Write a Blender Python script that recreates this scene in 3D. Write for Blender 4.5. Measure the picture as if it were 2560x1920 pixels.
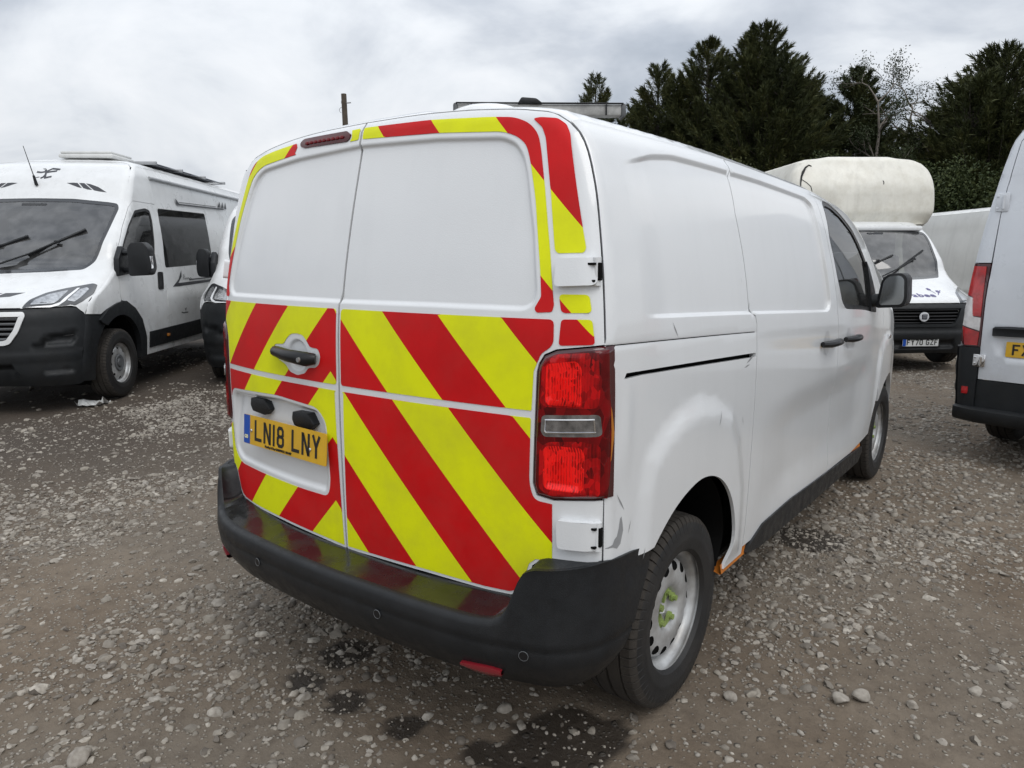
import bpy, bmesh, math, random, numpy as np
from mathutils import Vector, Matrix
from mathutils.geometry import delaunay_2d_cdt
random.seed(7); rng=np.random.default_rng(7)
for o in list(bpy.data.objects): bpy.data.objects.remove(o,do_unlink=True)
SC=bpy.context.scene; COL=SC.collection
# ---------------------------------------------------------------- camera, sky, sun, exposure
def make_camera():
    yaw,pit,rol=.657929,-.172258,.003995
    Rz=Matrix.Rotation(yaw,3,'Z');Rx=Matrix.Rotation(pit,3,'X');Ry=Matrix.Rotation(rol,3,'Y')
    R=Rz@Rx@Ry
    c=bpy.data.cameras.new('camera');c.sensor_width=36;c.sensor_fit='HORIZONTAL';c.lens=1791.674/2560*36
    c.clip_start=.05;c.clip_end=3000
    o=bpy.data.objects.new('camera',c);COL.objects.link(o)
    M=Matrix((R.col[0],R.col[2],-R.col[1])).transposed().to_4x4();M.translation=(1.859,-1.38127,1.5389)
    o.matrix_world=M;SC.camera=o
make_camera()
SC.view_settings.view_transform='Standard';SC.view_settings.look='None';SC.view_settings.gamma=1;SC.view_settings.use_curve_mapping=False
SC.view_settings.exposure=0.25
SUN_EL,SUN_AZ=math.radians(52),math.radians(118)     # azimuth: clockwise from +Y
def make_world():
    w=bpy.data.worlds.new('World');SC.world=w;w.use_nodes=True;nt=w.node_tree;nt.nodes.clear();N=nt.nodes.new;L=nt.links.new
    out=N('ShaderNodeOutputWorld');sky=N('ShaderNodeTexSky');sky.sky_type='NISHITA';sky.sun_disc=False
    sky.sun_elevation=SUN_EL;sky.sun_rotation=SUN_AZ;sky.air_density=1.2;sky.dust_density=3
    b1=N('ShaderNodeBackground');b1.inputs[1].default_value=.10;L(sky.outputs[0],b1.inputs[0])
    tc=N('ShaderNodeTexCoord');sx=N('ShaderNodeSeparateXYZ');L(tc.outputs['Generated'],sx.inputs[0])
    def M(op,a,b=None,c=None):
        n=N('ShaderNodeMath');n.operation=op
        for i,v in enumerate((a,b,c)):
            if v is None: continue
            if isinstance(v,(int,float)): n.inputs[i].default_value=v
            else: L(v,n.inputs[i])
        return n.outputs[0]
    z=M('MAXIMUM',sx.outputs[2],0.0);zz=M('ADD',z,.42)
    u=M('DIVIDE',sx.outputs[0],zz);v=M('DIVIDE',sx.outputs[1],zz)
    cb=N('ShaderNodeCombineXYZ');L(u,cb.inputs[0]);L(v,cb.inputs[1])
    def noise(scale,det,rough,off,dist=0):
        mp=N('ShaderNodeMapping');mp.inputs['Location'].default_value=off;L(cb.outputs[0],mp.inputs[0])
        n=N('ShaderNodeTexNoise');n.inputs['Scale'].default_value=scale;n.inputs['Detail'].default_value=det;n.inputs['Roughness'].default_value=rough
        n.inputs['Distortion'].default_value=dist;L(mp.outputs[0],n.inputs['Vector']);return n.outputs[0]
    n1=noise(1.05,7,.50,(3.1,1.7,0),.5);n2=noise(2.6,8,.55,(9.3,4.2,0),.4)
    s=M('ADD',M('MULTIPLY',n1,.62),M('MULTIPLY',n2,.38))
    r=N('ShaderNodeValToRGB');L(s,r.inputs[0]);e=r.color_ramp.elements
    e[0].position=.37;e[0].color=(.36,.395,.45,1);e[1].position=.60;e[1].color=(.80,.815,.84,1)
    k=e.new(.445);k.color=(.49,.525,.58,1);k=e.new(.51);k.color=(.66,.69,.73,1)
    # overcast luminance grows towards the zenith (CIE overcast sky)
    g=M('ADD',.86,M('MULTIPLY',z,.95))
    mul=N('ShaderNodeVectorMath');mul.operation='SCALE';L(r.outputs[0],mul.inputs[0]);L(g,mul.inputs['Scale'])
    b2=N('ShaderNodeBackground');b2.inputs[1].default_value=1.0;L(mul.outputs[0],b2.inputs[0])
    rm=N('ShaderNodeValToRGB');L(n1,rm.inputs[0]);rm.color_ramp.elements[0].position=.30;rm.color_ramp.elements[0].color=(.8,.8,.8,1)
    rm.color_ramp.elements[1].position=.46;rm.color_ramp.elements[1].color=(.97,.97,.97,1)
    mx=N('ShaderNodeMixShader');L(rm.outputs[0],mx.inputs[0]);L(b1.outputs[0],mx.inputs[1]);L(b2.outputs[0],mx.inputs[2]);L(mx.outputs[0],out.inputs[0])
make_world()
def make_sun():
    l=bpy.data.lights.new('sun','SUN');l.energy=.85;l.angle=math.radians(35);l.color=(1,.97,.93)
    o=bpy.data.objects.new('sun',l);COL.objects.link(o)
    d=Vector((math.sin(SUN_AZ)*math.cos(SUN_EL),math.cos(SUN_AZ)*math.cos(SUN_EL),math.sin(SUN_EL)))
    o.rotation_euler=d.to_track_quat('Z','Y').to_euler();o.location=d*60
make_sun()
SC.render.engine='CYCLES';SC.cycles.use_denoising=True;SC.cycles.max_bounces=8;SC.cycles.transparent_max_bounces=16
try: SC.cycles.denoiser='OPENIMAGEDENOISE'
except Exception: pass
# ---- surfaces
def pch(x,xs,ys):
    xs=np.array(xs,float);ys=np.array(ys,float);h=np.diff(xs);d=np.diff(ys)/h
    m=np.zeros_like(ys);m[0]=d[0];m[-1]=d[-1]
    if len(h)>1: m[1:-1]=(d[:-1]*h[1:]+d[1:]*h[:-1])/(h[:-1]+h[1:])
    x=np.clip(x,xs[0],xs[-1]);i=np.clip(np.searchsorted(xs,x)-1,0,len(h)-1);t=(x-xs[i])/h[i]
    return (2*t**3-3*t**2+1)*ys[i]+(t**3-2*t**2+t)*h[i]*m[i]+(-2*t**3+3*t**2)*ys[i+1]+(t**3-t**2)*h[i]*m[i+1]
def sstep(x,a,b):
    t=np.clip((x-a)/(b-a),0,1);return t*t*(3-2*t)
def pdist(P,L,closed=True):
    P=np.asarray(P,float);A=np.asarray(L,float);B=np.roll(A,-1,0)
    if not closed: A,B=A[:-1],B[:-1]
    out=np.full(len(P),1e9)
    for k in range(0,len(P),20000):
        p=P[k:k+20000,None,:];ab=(B-A)[None];t=np.clip(((p-A[None])*ab).sum(-1)/np.maximum((ab**2).sum(-1),1e-12),0,1)
        out[k:k+20000]=np.sqrt((((A[None]+t[...,None]*ab)-p)**2).sum(-1)).min(1)
    return out
def pip(P,L):
    P=np.asarray(P,float);A=np.asarray(L,float);B=np.roll(A,-1,0);x,y=P[:,0],P[:,1];c=np.zeros(len(P),bool)
    for a,b in zip(A,B):
        if a[1]==b[1]: continue
        m=((a[1]>y)!=(b[1]>y))&(x<(b[0]-a[0])*(y-a[1])/(b[1]-a[1])+a[0]);c^=m
    return c
def sdf(P,L):
    d=pdist(P,L);return np.where(pip(P,L),-d,d)
class Body:
    """half profile: side pts (Z,X) rising, roof pts (X,Z) from 0 out to the shoulder; near end Y = yend(X,Z)"""
    def __init__(s,side,roof,yend,r,K=None,taper=None,zc=1.0):
        s.side=np.array(side,float);s.roof=np.array(roof,float);s.yend0=yend;s.r=r;s.K=K;s.tp=taper;s.zc=zc
        s.zs=s.side[-1,0];s.xs=s.side[-1,1]
        z=np.linspace(s.side[0,0],s.zs,60);x=np.linspace(s.xs,0,40)
        s.prof=np.concatenate([np.stack([s.w(z),z],1),np.stack([x,s.zr(x)],1)[1:]])
        s.side_f=[];s.end_f=[];s.roof_f=[]
    def w(s,z): return pch(z,s.side[:,0],s.side[:,1])
    def zr(s,x): return pch(np.abs(x),s.roof[:,0],s.roof[:,1])
    def kf(s,Y): return 1.0 if s.K is None else pch(Y,s.K[0],s.K[1])
    def tf(s,Y): return 1.0 if s.tp is None else pch(Y,s.tp[0],s.tp[1])
    def zmap(s,Y,zp): return np.where(zp>s.zc,s.zc+(zp-s.zc)*s.kf(Y),zp)
    def zinv(s,Y,z): return np.where(z>s.zc,s.zc+(z-s.zc)/s.kf(Y),z)
    def fil(s,d):
        d=np.clip(d,0,s.r);return s.r-np.sqrt(np.maximum(s.r**2-(s.r-d)**2,0))
    def yin(s,zp,sx=1):      # end surface where the rounded corner leaves the flank
        zp=np.asarray(zp,float);dx=(s.w(zp+.004)-s.w(zp-.004))/.008;a=.2929*s.r/np.sqrt(1+dx*dx);return s.yend0(sx*(s.w(zp)-a),zp+dx*a)
    def yinr(s,X):
        X=np.asarray(X,float);sl=(s.zr(np.abs(X)+.004)-s.zr(np.abs(X)-.004))/.008;a=.2929*s.r/np.sqrt(1+sl*sl);return s.yend0(X+np.sign(X)*sl*a,s.zr(X)-a)
    def yend(s,X,Z):
        d=pdist(np.stack([np.abs(X),Z],-1).reshape(-1,2),s.prof,False).reshape(np.shape(X))
        return s.yend0(X,Z)+s.fil(d)
    def end(s,uv,off=0.0,feat=True):   # uv=(X,Z)
        X,Z=uv[:,0],uv[:,1];Y=s.yend(X,Z)-off
        if feat:
            for f in s.end_f: Y=Y+f(X,Z)
        return np.stack([X,Y,Z],-1)
    def sidep(s,uv,off=0.0,feat=True,sx=1):  # uv=(Y,zp)
        Y,zp=uv[:,0],uv[:,1];X=s.w(zp);dx=(s.w(zp+.004)-s.w(zp-.004))/.008
        nn=np.sqrt(1+dx*dx);e=Y-s.yin(zp,sx);fi=s.fil(e)-off
        if feat:
            for f in s.side_f: fi=fi+f(Y,zp)
        return np.stack([sx*(X-fi/nn)*s.tf(Y),Y,s.zmap(Y,zp+dx*fi/nn)],-1)
    def roofp(s,uv,off=0.0,feat=True):  # uv=(X,Y)
        X,Y=uv[:,0],uv[:,1];zp=s.zr(X);sl=(s.zr(np.abs(X)+.004)-s.zr(np.abs(X)-.004))/.008;nn=np.sqrt(1+sl*sl)
        e=Y-s.yinr(X);fi=s.fil(e)-off
        if feat:
            for f in s.roof_f: fi=fi+f(X,Y)
        return np.stack([(X+np.sign(X)*sl*fi/nn)*s.tf(Y),Y,s.zmap(Y,zp-fi/nn)],-1)
def hero_body():
    zt=[0.,.3,.45,.57,.8,1.137,1.392,1.65,1.85,1.971,2.1];yt=[.13,.115,.106,.101,.097,.099,.114,.163,.213,.244,.28]
    def ye(X,Z): return pch(Z,zt,yt)+.074*X*X+.9*np.maximum(np.abs(X)-.62,0)**3+.09*np.maximum(-X-.25,0)**2+3.0*np.maximum(-X-.755,0)**2
    return Body([(.25,.925),(.5,.944),(.8,.951),(1.05,.952),(1.25,.947),(1.4,.936),(1.6,.905),(1.75,.868),(1.84,.832),(1.865,.8175),(1.885,.80),(1.905,.778)],
      [(0,1.99),(.3,1.985),(.5,1.972),(.65,1.953),(.735,1.932),(.778,1.905)],ye,.05,
      K=([0,1.33,1.71,2.04,2.55,2.83,3.15,3.37,3.68,4.02,4.47,4.7,4.95],[1,1,.989,.978,.957,.933,.895,.834,.70,.565,.348,.25,.1]),
      taper=([0,2,3,3.6,4.2,4.6,4.8,4.95],[1,1,.99,.98,.95,.86,.7,.3]))
# ---------------------------------------------------------------- naming and linking
def tag(o,label=None,cat=None,group=None,kind=None):
    if label: o['label']=label
    if cat: o['category']=cat
    if group: o['group']=group
    if kind: o['kind']=kind
    return o
def thing(name,label,cat,loc=(0,0,0),rz=0.0,group=None):
    o=bpy.data.objects.new(name,None);o.empty_display_size=.2;COL.objects.link(o);o.location=loc;o.rotation_euler=(0,0,rz)
    return tag(o,label,cat,group)
def link(name,me,m,parent=None):
    o=bpy.data.objects.new(name,me);COL.objects.link(o)
    if m is not None:
        for k in (m if isinstance(m,(list,tuple)) else [m]): me.materials.append(k)
    if parent is not None: o.parent=parent
    return o
def copy_tree(o,parent=None):
    c=o.copy();COL.objects.link(c)
    if parent is not None: c.parent=parent
    for ch in list(o.children): copy_tree(ch,c)
    return c
# ---------------------------------------------------------------- materials
MATS={}
def mat(name,col,rough=.5,metal=0.0,coat=0.0,spec=.5,var=0.0,vscale=8.0,bump=0.0,bscale=60.0,rvar=0.0,streak=0.0,dirt=0.0,dirtcol=(.16,.13,.10),emit=None,alpha=None,detail=6,dz=(.2,.7)):
    if name in MATS: return MATS[name]
    m=bpy.data.materials.new(name);m.use_nodes=True;nt=m.node_tree;N=nt.nodes.new;L=nt.links.new
    b=nt.nodes['Principled BSDF'];b.inputs['Roughness'].default_value=rough;b.inputs['Metallic'].default_value=metal
    b.inputs['Coat Weight'].default_value=coat;b.inputs['Coat Roughness'].default_value=.08;b.inputs['Specular IOR Level'].default_value=spec
    b.inputs['Base Color'].default_value=(*col,1)
    tc=N('ShaderNodeTexCoord');co=tc.outputs['Object']
    def noise(sc,det=detail,ro=.6,stretch=None):
        n=N('ShaderNodeTexNoise');n.inputs['Scale'].default_value=sc;n.inputs['Detail'].default_value=det;n.inputs['Roughness'].default_value=ro
        if stretch:
            mp=N('ShaderNodeMapping');mp.inputs['Scale'].default_value=stretch;L(co,mp.inputs[0]);L(mp.outputs[0],n.inputs['Vector'])
        else: L(co,n.inputs['Vector'])
        return n.outputs[0]
    def ramp(x,a,bb,ca,cb):
        r=N('ShaderNodeMapRange');r.inputs[1].default_value=a;r.inputs[2].default_value=bb;r.inputs[3].default_value=ca;r.inputs[4].default_value=cb;L(x,r.inputs[0]);return r.outputs[0]
    cur=None
    def mix(fac,a,bcol,mode='MIX'):
        x=N('ShaderNodeMix');x.data_type='RGBA';x.blend_type=mode
        if isinstance(fac,float): x.inputs[0].default_value=fac
        else: L(fac,x.inputs[0])
        if a is None: x.inputs[6].default_value=(*col,1)
        else: L(a,x.inputs[6])
        x.inputs[7].default_value=(*bcol,1);return x.outputs[2]
    if var>0:
        n=noise(vscale);cur=mix(ramp(n,.35,.68,0.0,1.0),cur,tuple(max(0,c*(1-var)) for c in col))
    if streak>0:
        n=noise(9,5,.6,(1,1,.07));cur=mix(ramp(n,.5,.8,0.0,streak),cur,tuple(c*.62 for c in col))
    if dirt>0:
        n=noise(5,8,.7);g=N('ShaderNodeSeparateXYZ');L(co,g.inputs[0])
        hgt=ramp(g.outputs[2],dz[0],dz[1],1.0,.12)
        mm=N('ShaderNodeMath');mm.operation='MULTIPLY';L(ramp(n,.42,.75,0.0,dirt),mm.inputs[0]);L(hgt,mm.inputs[1]);cur=mix(mm.outputs[0],cur,dirtcol)
    if cur is not None: L(cur,b.inputs['Base Color'])
    if rvar>0: L(ramp(noise(vscale*1.7),.3,.7,max(.02,rough-rvar),min(1,rough+rvar)),b.inputs['Roughness'])
    if bump>0:
        bp=N('ShaderNodeBump');bp.inputs['Strength'].default_value=1;bp.inputs['Distance'].default_value=bump;L(noise(bscale,4),bp.inputs['Height']);L(bp.outputs[0],b.inputs['Normal'])
    if emit: b.inputs['Emission Color'].default_value=(*emit,1);b.inputs['Emission Strength'].default_value=1
    MATS[name]=m;return m
def glass_mat(name,tint=(.75,.82,.80),trans=.75,rough=.02,ior=1.62,film=.08):
    if name in MATS: return MATS[name]
    m=bpy.data.materials.new(name);m.use_nodes=True;nt=m.node_tree;N=nt.nodes.new;L=nt.links.new;nt.nodes.clear()
    out=N('ShaderNodeOutputMaterial');tr=N('ShaderNodeBsdfTransparent');tr.inputs[0].default_value=(*[t*trans for t in tint],1)
    gl=N('ShaderNodeBsdfGlossy');gl.inputs['Roughness'].default_value=rough;fr=N('ShaderNodeFresnel');fr.inputs[0].default_value=ior
    df=N('ShaderNodeBsdfDiffuse');df.inputs[0].default_value=(.3,.3,.3,1);m0=N('ShaderNodeMixShader');m0.inputs[0].default_value=.05
    tc=N('ShaderNodeTexCoord');ns=N('ShaderNodeTexNoise');ns.inputs['Scale'].default_value=7;ns.inputs['Detail'].default_value=6;L(tc.outputs['Object'],ns.inputs['Vector'])
    mr=N('ShaderNodeMapRange');mr.inputs[1].default_value=.4;mr.inputs[2].default_value=.75;mr.inputs[3].default_value=film*.4;mr.inputs[4].default_value=film*1.5;L(ns.outputs[0],mr.inputs[0]);L(mr.outputs[0],m0.inputs[0])
    L(tr.outputs[0],m0.inputs[1]);L(df.outputs[0],m0.inputs[2])
    m1=N('ShaderNodeMixShader');L(fr.outputs[0],m1.inputs[0]);L(m0.outputs[0],m1.inputs[1]);L(gl.outputs[0],m1.inputs[2]);L(m1.outputs[0],out.inputs[0])
    MATS[name]=m;return m
# ---------------------------------------------------------------- mesh builder for hard parts
class MB:
    def __init__(s): s.v=[];s.f=[];s.m=[]
    def add(s,vs,fs,mi=0):
        k=len(s.v);s.v+=[tuple(float(c) for c in p) for p in vs];s.f+=[tuple(i+k for i in f) for f in fs];s.m+=[mi]*len(fs);return s
    def box(s,c,d,bev=0.0,rot=None,mi=0,seg=2):
        bm=bmesh.new();bmesh.ops.create_cube(bm,size=1.0)
        for v in bm.verts: v.co=Vector((v.co.x*d[0],v.co.y*d[1],v.co.z*d[2]))
        if bev>0: bmesh.ops.bevel(bm,geom=list(bm.edges),offset=min(bev,min(d)*.49),segments=seg,affect='EDGES',profile=.5)
        R=rot if rot is not None else Matrix.Identity(3);c=Vector(c)
        bm.verts.index_update();s.add([tuple(R@v.co+c) for v in bm.verts],[[v.index for v in f.verts] for f in bm.faces],mi);bm.free();return s
    def tube(s,path,r,n=8,cap=True,mi=0):
        P=[Vector(p) for p in path];rr=r if isinstance(r,(list,tuple)) else [r]*len(P);vs=[];fs=[];up=None
        for i,p in enumerate(P):
            t=(P[min(i+1,len(P)-1)]-P[max(i-1,0)]).normalized()
            if up is None: up=Vector((0,0,1)) if abs(t.z)<.9 else Vector((1,0,0))
            a=t.cross(up).normalized();b=a.cross(t).normalized();up=b
            for k in range(n):
                q=2*math.pi*k/n;vs.append(p+a*(rr[i]*math.cos(q))+b*(rr[i]*math.sin(q)))
        for i in range(len(P)-1):
            for k in range(n): fs.append((i*n+k,i*n+(k+1)%n,(i+1)*n+(k+1)%n,(i+1)*n+k))
        if cap: fs.append(tuple(range(n-1,-1,-1)));fs.append(tuple((len(P)-1)*n+k for k in range(n)))
        return s.add(vs,fs,mi)
    def prism(s,poly,fn,d,mi=0,bev=0.0):
        """poly in 2-D, fn(u,v,w)->3-D; w 0..d"""
        n=len(poly);A=[fn(u,v,0) for u,v in poly];B=[fn(u,v,d) for u,v in poly]
        fs=[tuple(range(n)),tuple(range(2*n-1,n-1,-1))]+[(i,(i+1)%n,n+(i+1)%n,n+i) for i in range(n)]
        if bev>0:
            bm=bmesh.new();V=[bm.verts.new(p) for p in A+B]
            for f in fs: bm.faces.new([V[i] for i in f])
            bmesh.ops.recalc_face_normals(bm,faces=bm.faces)
            bmesh.ops.bevel(bm,geom=list(bm.edges),offset=bev,segments=2,affect='EDGES',profile=.5,clamp_overlap=True)
            bm.verts.index_update();s.add([v.co for v in bm.verts],[[v.index for v in f.verts] for f in bm.faces],mi);bm.free();return s
        return s.add(A+B,fs,mi)
    def lathe(s,prof,n=48,c=(0,0,0),axis=0,mi=0,close=False):
        """prof: (radius, axial); axis 0 = X, 2 = Z"""
        vs=[];fs=[];m=len(prof)
        for k in range(n):
            q=2*math.pi*k/n;co,si=math.cos(q),math.sin(q)
            for r,a in prof: vs.append((c[0]+a,c[1]+r*co,c[2]+r*si) if axis==0 else (c[0]+r*co,c[1]+r*si,c[2]+a))
        for k in range(n):
            for j in range(m-1 if not close else m):
                j2=(j+1)%m;fs.append((k*m+j,k*m+j2,((k+1)%n)*m+j2,((k+1)%n)*m+j))
        return s.add(vs,fs,mi)
    def grid(s,G,mi=0,flip=False):
        G=np.asarray(G,float);a,b=G.shape[:2];fs=[]
        for i in range(a-1):
            for j in range(b-1):
                q=(i*b+j,i*b+j+1,(i+1)*b+j+1,(i+1)*b+j);fs.append(q[::-1] if flip else q)
        return s.add(G.reshape(-1,3),fs,mi)
    def build(s,name,m,parent=None,angle=35,recalc=True):
        me=bpy.data.meshes.new(name);me.from_pydata(s.v,[],s.f)
        if recalc:
            bm=bmesh.new();bm.from_mesh(me);bmesh.ops.remove_doubles(bm,verts=bm.verts,dist=1e-5);bmesh.ops.recalc_face_normals(bm,faces=bm.faces);bm.to_mesh(me);bm.free()
        if len(me.polygons)==len(s.m): me.polygons.foreach_set('material_index',s.m)
        if angle: me.shade_smooth();me.set_sharp_from_angle(angle=math.radians(angle))
        return link(name,me,m,parent)
def rpoly(pts,r,n=4):
    """round the corners of a closed 2-D polygon; r a number or one per corner"""
    out=[];m=len(pts)
    for i in range(m):
        p=np.array(pts[i],float);a=np.array(pts[i-1],float);b=np.array(pts[(i+1)%m],float);rr=r[i] if isinstance(r,(list,tuple)) else r
        da,db=np.linalg.norm(a-p),np.linalg.norm(b-p);t=min(rr,da*.45,db*.45)
        if t<1e-5: out.append(tuple(p));continue
        A=p+(a-p)/da*t;B=p+(b-p)/db*t
        for k in range(n+1):
            q=k/n;out.append(tuple((1-q)**2*A+2*q*(1-q)*p+q*q*B))
    return out
def inset(L,d):
    """move a closed polygon inwards by d (outwards if negative)"""
    A=np.array(L,float);ar=.5*np.sum(A[:,0]*np.roll(A[:,1],-1)-np.roll(A[:,0],-1)*A[:,1]);sg=1 if ar>0 else -1
    e=np.roll(A,-1,0)-A;e/=np.maximum(np.linalg.norm(e,axis=1,keepdims=True),1e-9);n=np.stack([-e[:,1],e[:,0]],1)*sg
    m=n+np.roll(n,1,0);m/=np.maximum((m*n).sum(1,keepdims=True),.35)
    return [tuple(p) for p in A+m*d]
def dens(L,h,closed=True):
    out=[];A=[np.array(p,float) for p in L];n=len(A)
    for i in range(n if closed else n-1):
        a,b=A[i],A[(i+1)%n];k=max(1,int(math.ceil(np.linalg.norm(b-a)/h)))
        for j in range(k): out.append(a+(b-a)*j/k)
    if not closed: out.append(A[-1])
    return out
def cdt(outer,holes=(),loops=(),lines=(),h=.03):
    """triangulate the inside of outer minus holes, keeping every loop and line as edges; returns 2-D verts and triangles"""
    V=[];E=[]
    def put(P,closed):
        k=len(V);V.extend(P);n=len(P)
        for i in range(n if closed else n-1): E.append((k+i,k+(i+1)%n))
    segs=[]
    for L in [outer]+list(holes)+list(loops): D=dens(L,h);put(D,True);segs.append(D)
    for L in lines: D=dens(L,h,False);put(D,False);segs.append(D)
    O=np.array(outer,float);lo,hi=O.min(0),O.max(0)
    gx=np.arange(lo[0]+h*.5,hi[0],h);gy=np.arange(lo[1]+h*.5,hi[1],h);G=np.stack(np.meshgrid(gx,gy),-1);G[1::2,:,0]+=h*.5;G=G.reshape(-1,2)
    G=G[pip(G,outer)]
    for H in holes: G=G[~pip(G,H)]
    for i,D in enumerate(segs):
        if len(G): G=G[pdist(G,D,i<1+len(holes)+len(loops))>h*.42]
    V2=[Vector((float(p[0]),float(p[1]))) for p in V]+[Vector((float(p[0]),float(p[1]))) for p in G]
    r=delaunay_2d_cdt(V2,E,[],0,1e-6);P=np.array([tuple(v) for v in r[0]]);T=np.array([f for f in r[2] if len(f)==3],int)
    c=P[T].mean(1);k=pip(c,outer)
    for H in holes: k&=~pip(c,H)
    T=T[k];a=P[T];ar=(a[:,1,0]-a[:,0,0])*(a[:,2,1]-a[:,0,1])-(a[:,1,1]-a[:,0,1])*(a[:,2,0]-a[:,0,0])
    T[ar<0]=T[ar<0][:,::-1];return P,T[np.abs(ar)>1e-12]
def sheet(name,P,T,fn,m,parent,flip=False,flange=0.0,thick=0.0,mi=None):
    """map a 2-D triangulation onto a surface with exact normals; flange folds the free edge inwards; thick>0 makes it a proud plate"""
    used=np.unique(T);re=np.full(len(P),-1);re[used]=np.arange(len(used));P=P[used];T=re[T]
    if flip: T=T[:,::-1]
    e=2e-4;X=fn(P);n=np.cross(fn(P+[e,0])-fn(P-[e,0]),fn(P+[0,e])-fn(P-[0,e]));n/=np.maximum(np.linalg.norm(n,axis=1,keepdims=True),1e-12)
    if flip: n=-n
    F=[tuple(t) for t in T.tolist()];V=X;nf=len(F);LN=[n[i] for t in F for i in t]
    if flange>0:
        ed={}
        for t in F:
            for i in range(3): ed[(t[i],t[(i+1)%3])]=1
        B=[(a,b) for a,b in ed if (b,a) not in ed];k=len(V);add=[];idx={}
        for a,b in B:
            A,Bv=X[a],X[b];A2,B2=A-n[a]*flange,Bv-n[b]*flange;fnrm=np.cross(Bv-A,n[a]);fnrm=fnrm/max(np.linalg.norm(fnrm),1e-9)
            q=k+len(add);add+=[A,Bv,B2,A2];F.append((q+1,q,q+3,q+2));LN+=[fnrm]*4
        if add: V=np.concatenate([V,np.array(add)])
    me=bpy.data.meshes.new(name);me.from_pydata([tuple(p) for p in V.tolist()],[],F)
    if mi is not None: me.polygons.foreach_set('material_index',list(mi)+[0]*(len(F)-nf))
    me.shade_smooth()
    try: me.normals_split_custom_set([tuple(map(float,q)) for q in LN])
    except Exception as ex: print('normals',ex)
    return link(name,me,m,parent)
# ---------------------------------------------------------------- numbers for plates (flat print)
GL={'L':[[(7,79),(7,7),(48,7)]],'N':[[(7,0),(7,79)],[(43,79),(43,0)],[(9,76),(41,3)]],'1':[[(7,0),(7,79)]],
'8':[[(16,7),(34,7),(42,15),(42,34),(34,41),(16,41),(8,34),(8,15),(16,7),(20,7)],[(17,41),(10,48),(10,64),(17,72),(33,72),(40,64),(40,48),(33,41)]],
'Y':[[(6,79),(25,38),(25,0)],[(44,79),(25,38)]],'F':[[(48,72),(7,72),(7,0)],[(7,40),(38,40)]],'7':[[(2,72),(42,72),(42,66),(17,0)]],
'0':[[(16,7),(34,7),(43,16),(43,63),(34,72),(16,72),(7,63),(7,16),(16,7),(20,7)]],
'G':[[(43,60),(43,64),(35,72),(16,72),(7,63),(7,16),(16,7),(34,7),(43,16),(43,36),(26,36)]],'Z':[[(3,72),(43,72),(7,7),(47,7)]],
'X':[[(5,79),(45,0)],[(45,79),(5,0)]],'P':[[(7,0),(7,72),(34,72),(43,64),(43,44),(34,36),(7,36)]]}
GW={'1':14}
def stroke(mb,path,w,fn,mi=0):
    P=[np.array(p,float) for p in path];n=len(P);Lf=[];Rt=[]
    for i in range(n):
        a=P[i]-P[i-1] if i>0 else P[1]-P[0];b=P[i+1]-P[i] if i<n-1 else a
        a=a/max(np.linalg.norm(a),1e-9);b=b/max(np.linalg.norm(b),1e-9);na=np.array([-a[1],a[0]]);nb=np.array([-b[1],b[0]]);m=na+nb;m=m/max(m@na,.6)
        Lf.append(P[i]+m*w/2);Rt.append(P[i]-m*w/2)
    mb.add([fn(*p) for p in Lf]+[fn(*p) for p in Rt],[(i,i+1,n+i+1,n+i) for i in range(n-1)],mi)
def plate_text(mb,text,fn,sw=13.0):
    """fn(u,v) in mm with (0,0) the middle of the text"""
    W=sum((33 if c==' ' else GW.get(c,50)+11) for c in text)-11;x=-W/2
    for c in text:
        if c==' ': x+=33;continue
        for g in GL[c]: stroke(mb,g,sw,lambda u,v,x=x:fn(x+u,v-39.5))
        x+=GW.get(c,50)+11
def plate_chars(text,fn,m,parent,sw=13.0):
    W=sum((33 if c==' ' else GW.get(c,50)+11) for c in text)-11;x=-W/2
    for c in text:
        if c==' ': x+=33;continue
        mb=MB()
        for k,g in enumerate(GL[c]): stroke(mb,g,sw,lambda u,v,x=x:fn(x+u,v-39.5))
        mb.build('plate_character',m,parent,angle=0,recalc=False);x+=GW.get(c,50)+11
def text_obj(name,s,size,M,m,parent,bold=0.0,align='LEFT',ext=.0006):
    c=bpy.data.curves.new(name,'FONT');c.body=s;c.size=size;c.offset=bold;c.extrude=ext;c.align_x=align;c.materials.append(m)
    f=bpy.data.objects.new(name,c);COL.objects.link(f);bpy.context.view_layer.update();me=bpy.data.meshes.new_from_object(f.evaluated_get(bpy.context.evaluated_depsgraph_get()));bpy.data.objects.remove(f,do_unlink=True);bpy.data.curves.remove(c)
    me.name=name;me.transform(M);me.materials.clear();return link(name,me,m,parent)

def islands(T):
    """split a triangle list into connected pieces"""
    par={}
    def find(a):
        while par.setdefault(a,a)!=a: par[a]=par[par[a]];a=par[a]
        return a
    for t in T:
        a=find(int(t[0]))
        for v in t[1:]: par[find(int(v))]=a
    r=np.array([find(int(t[0])) for t in T]);return [T[r==k] for k in np.unique(r)]
def clip_lines(L,outer,closed=True,h=.02,margin=.012,holes=()):
    """the runs of a line that lie well inside an outline"""
    D=np.array(dens(L,h,closed));
    if closed: D=np.concatenate([D,D[:1]])
    ok=pip(D,outer)&(pdist(D,outer)>margin)
    for H in holes: ok&=~pip(D,H)&(pdist(D,H)>margin)
    out=[];run=[]
    for p,k in zip(D,ok):
        if k: run.append(tuple(p))
        else:
            if len(run)>1: out.append(run)
            run=[]
    if len(run)>1: out.append(run)
    return out
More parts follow.
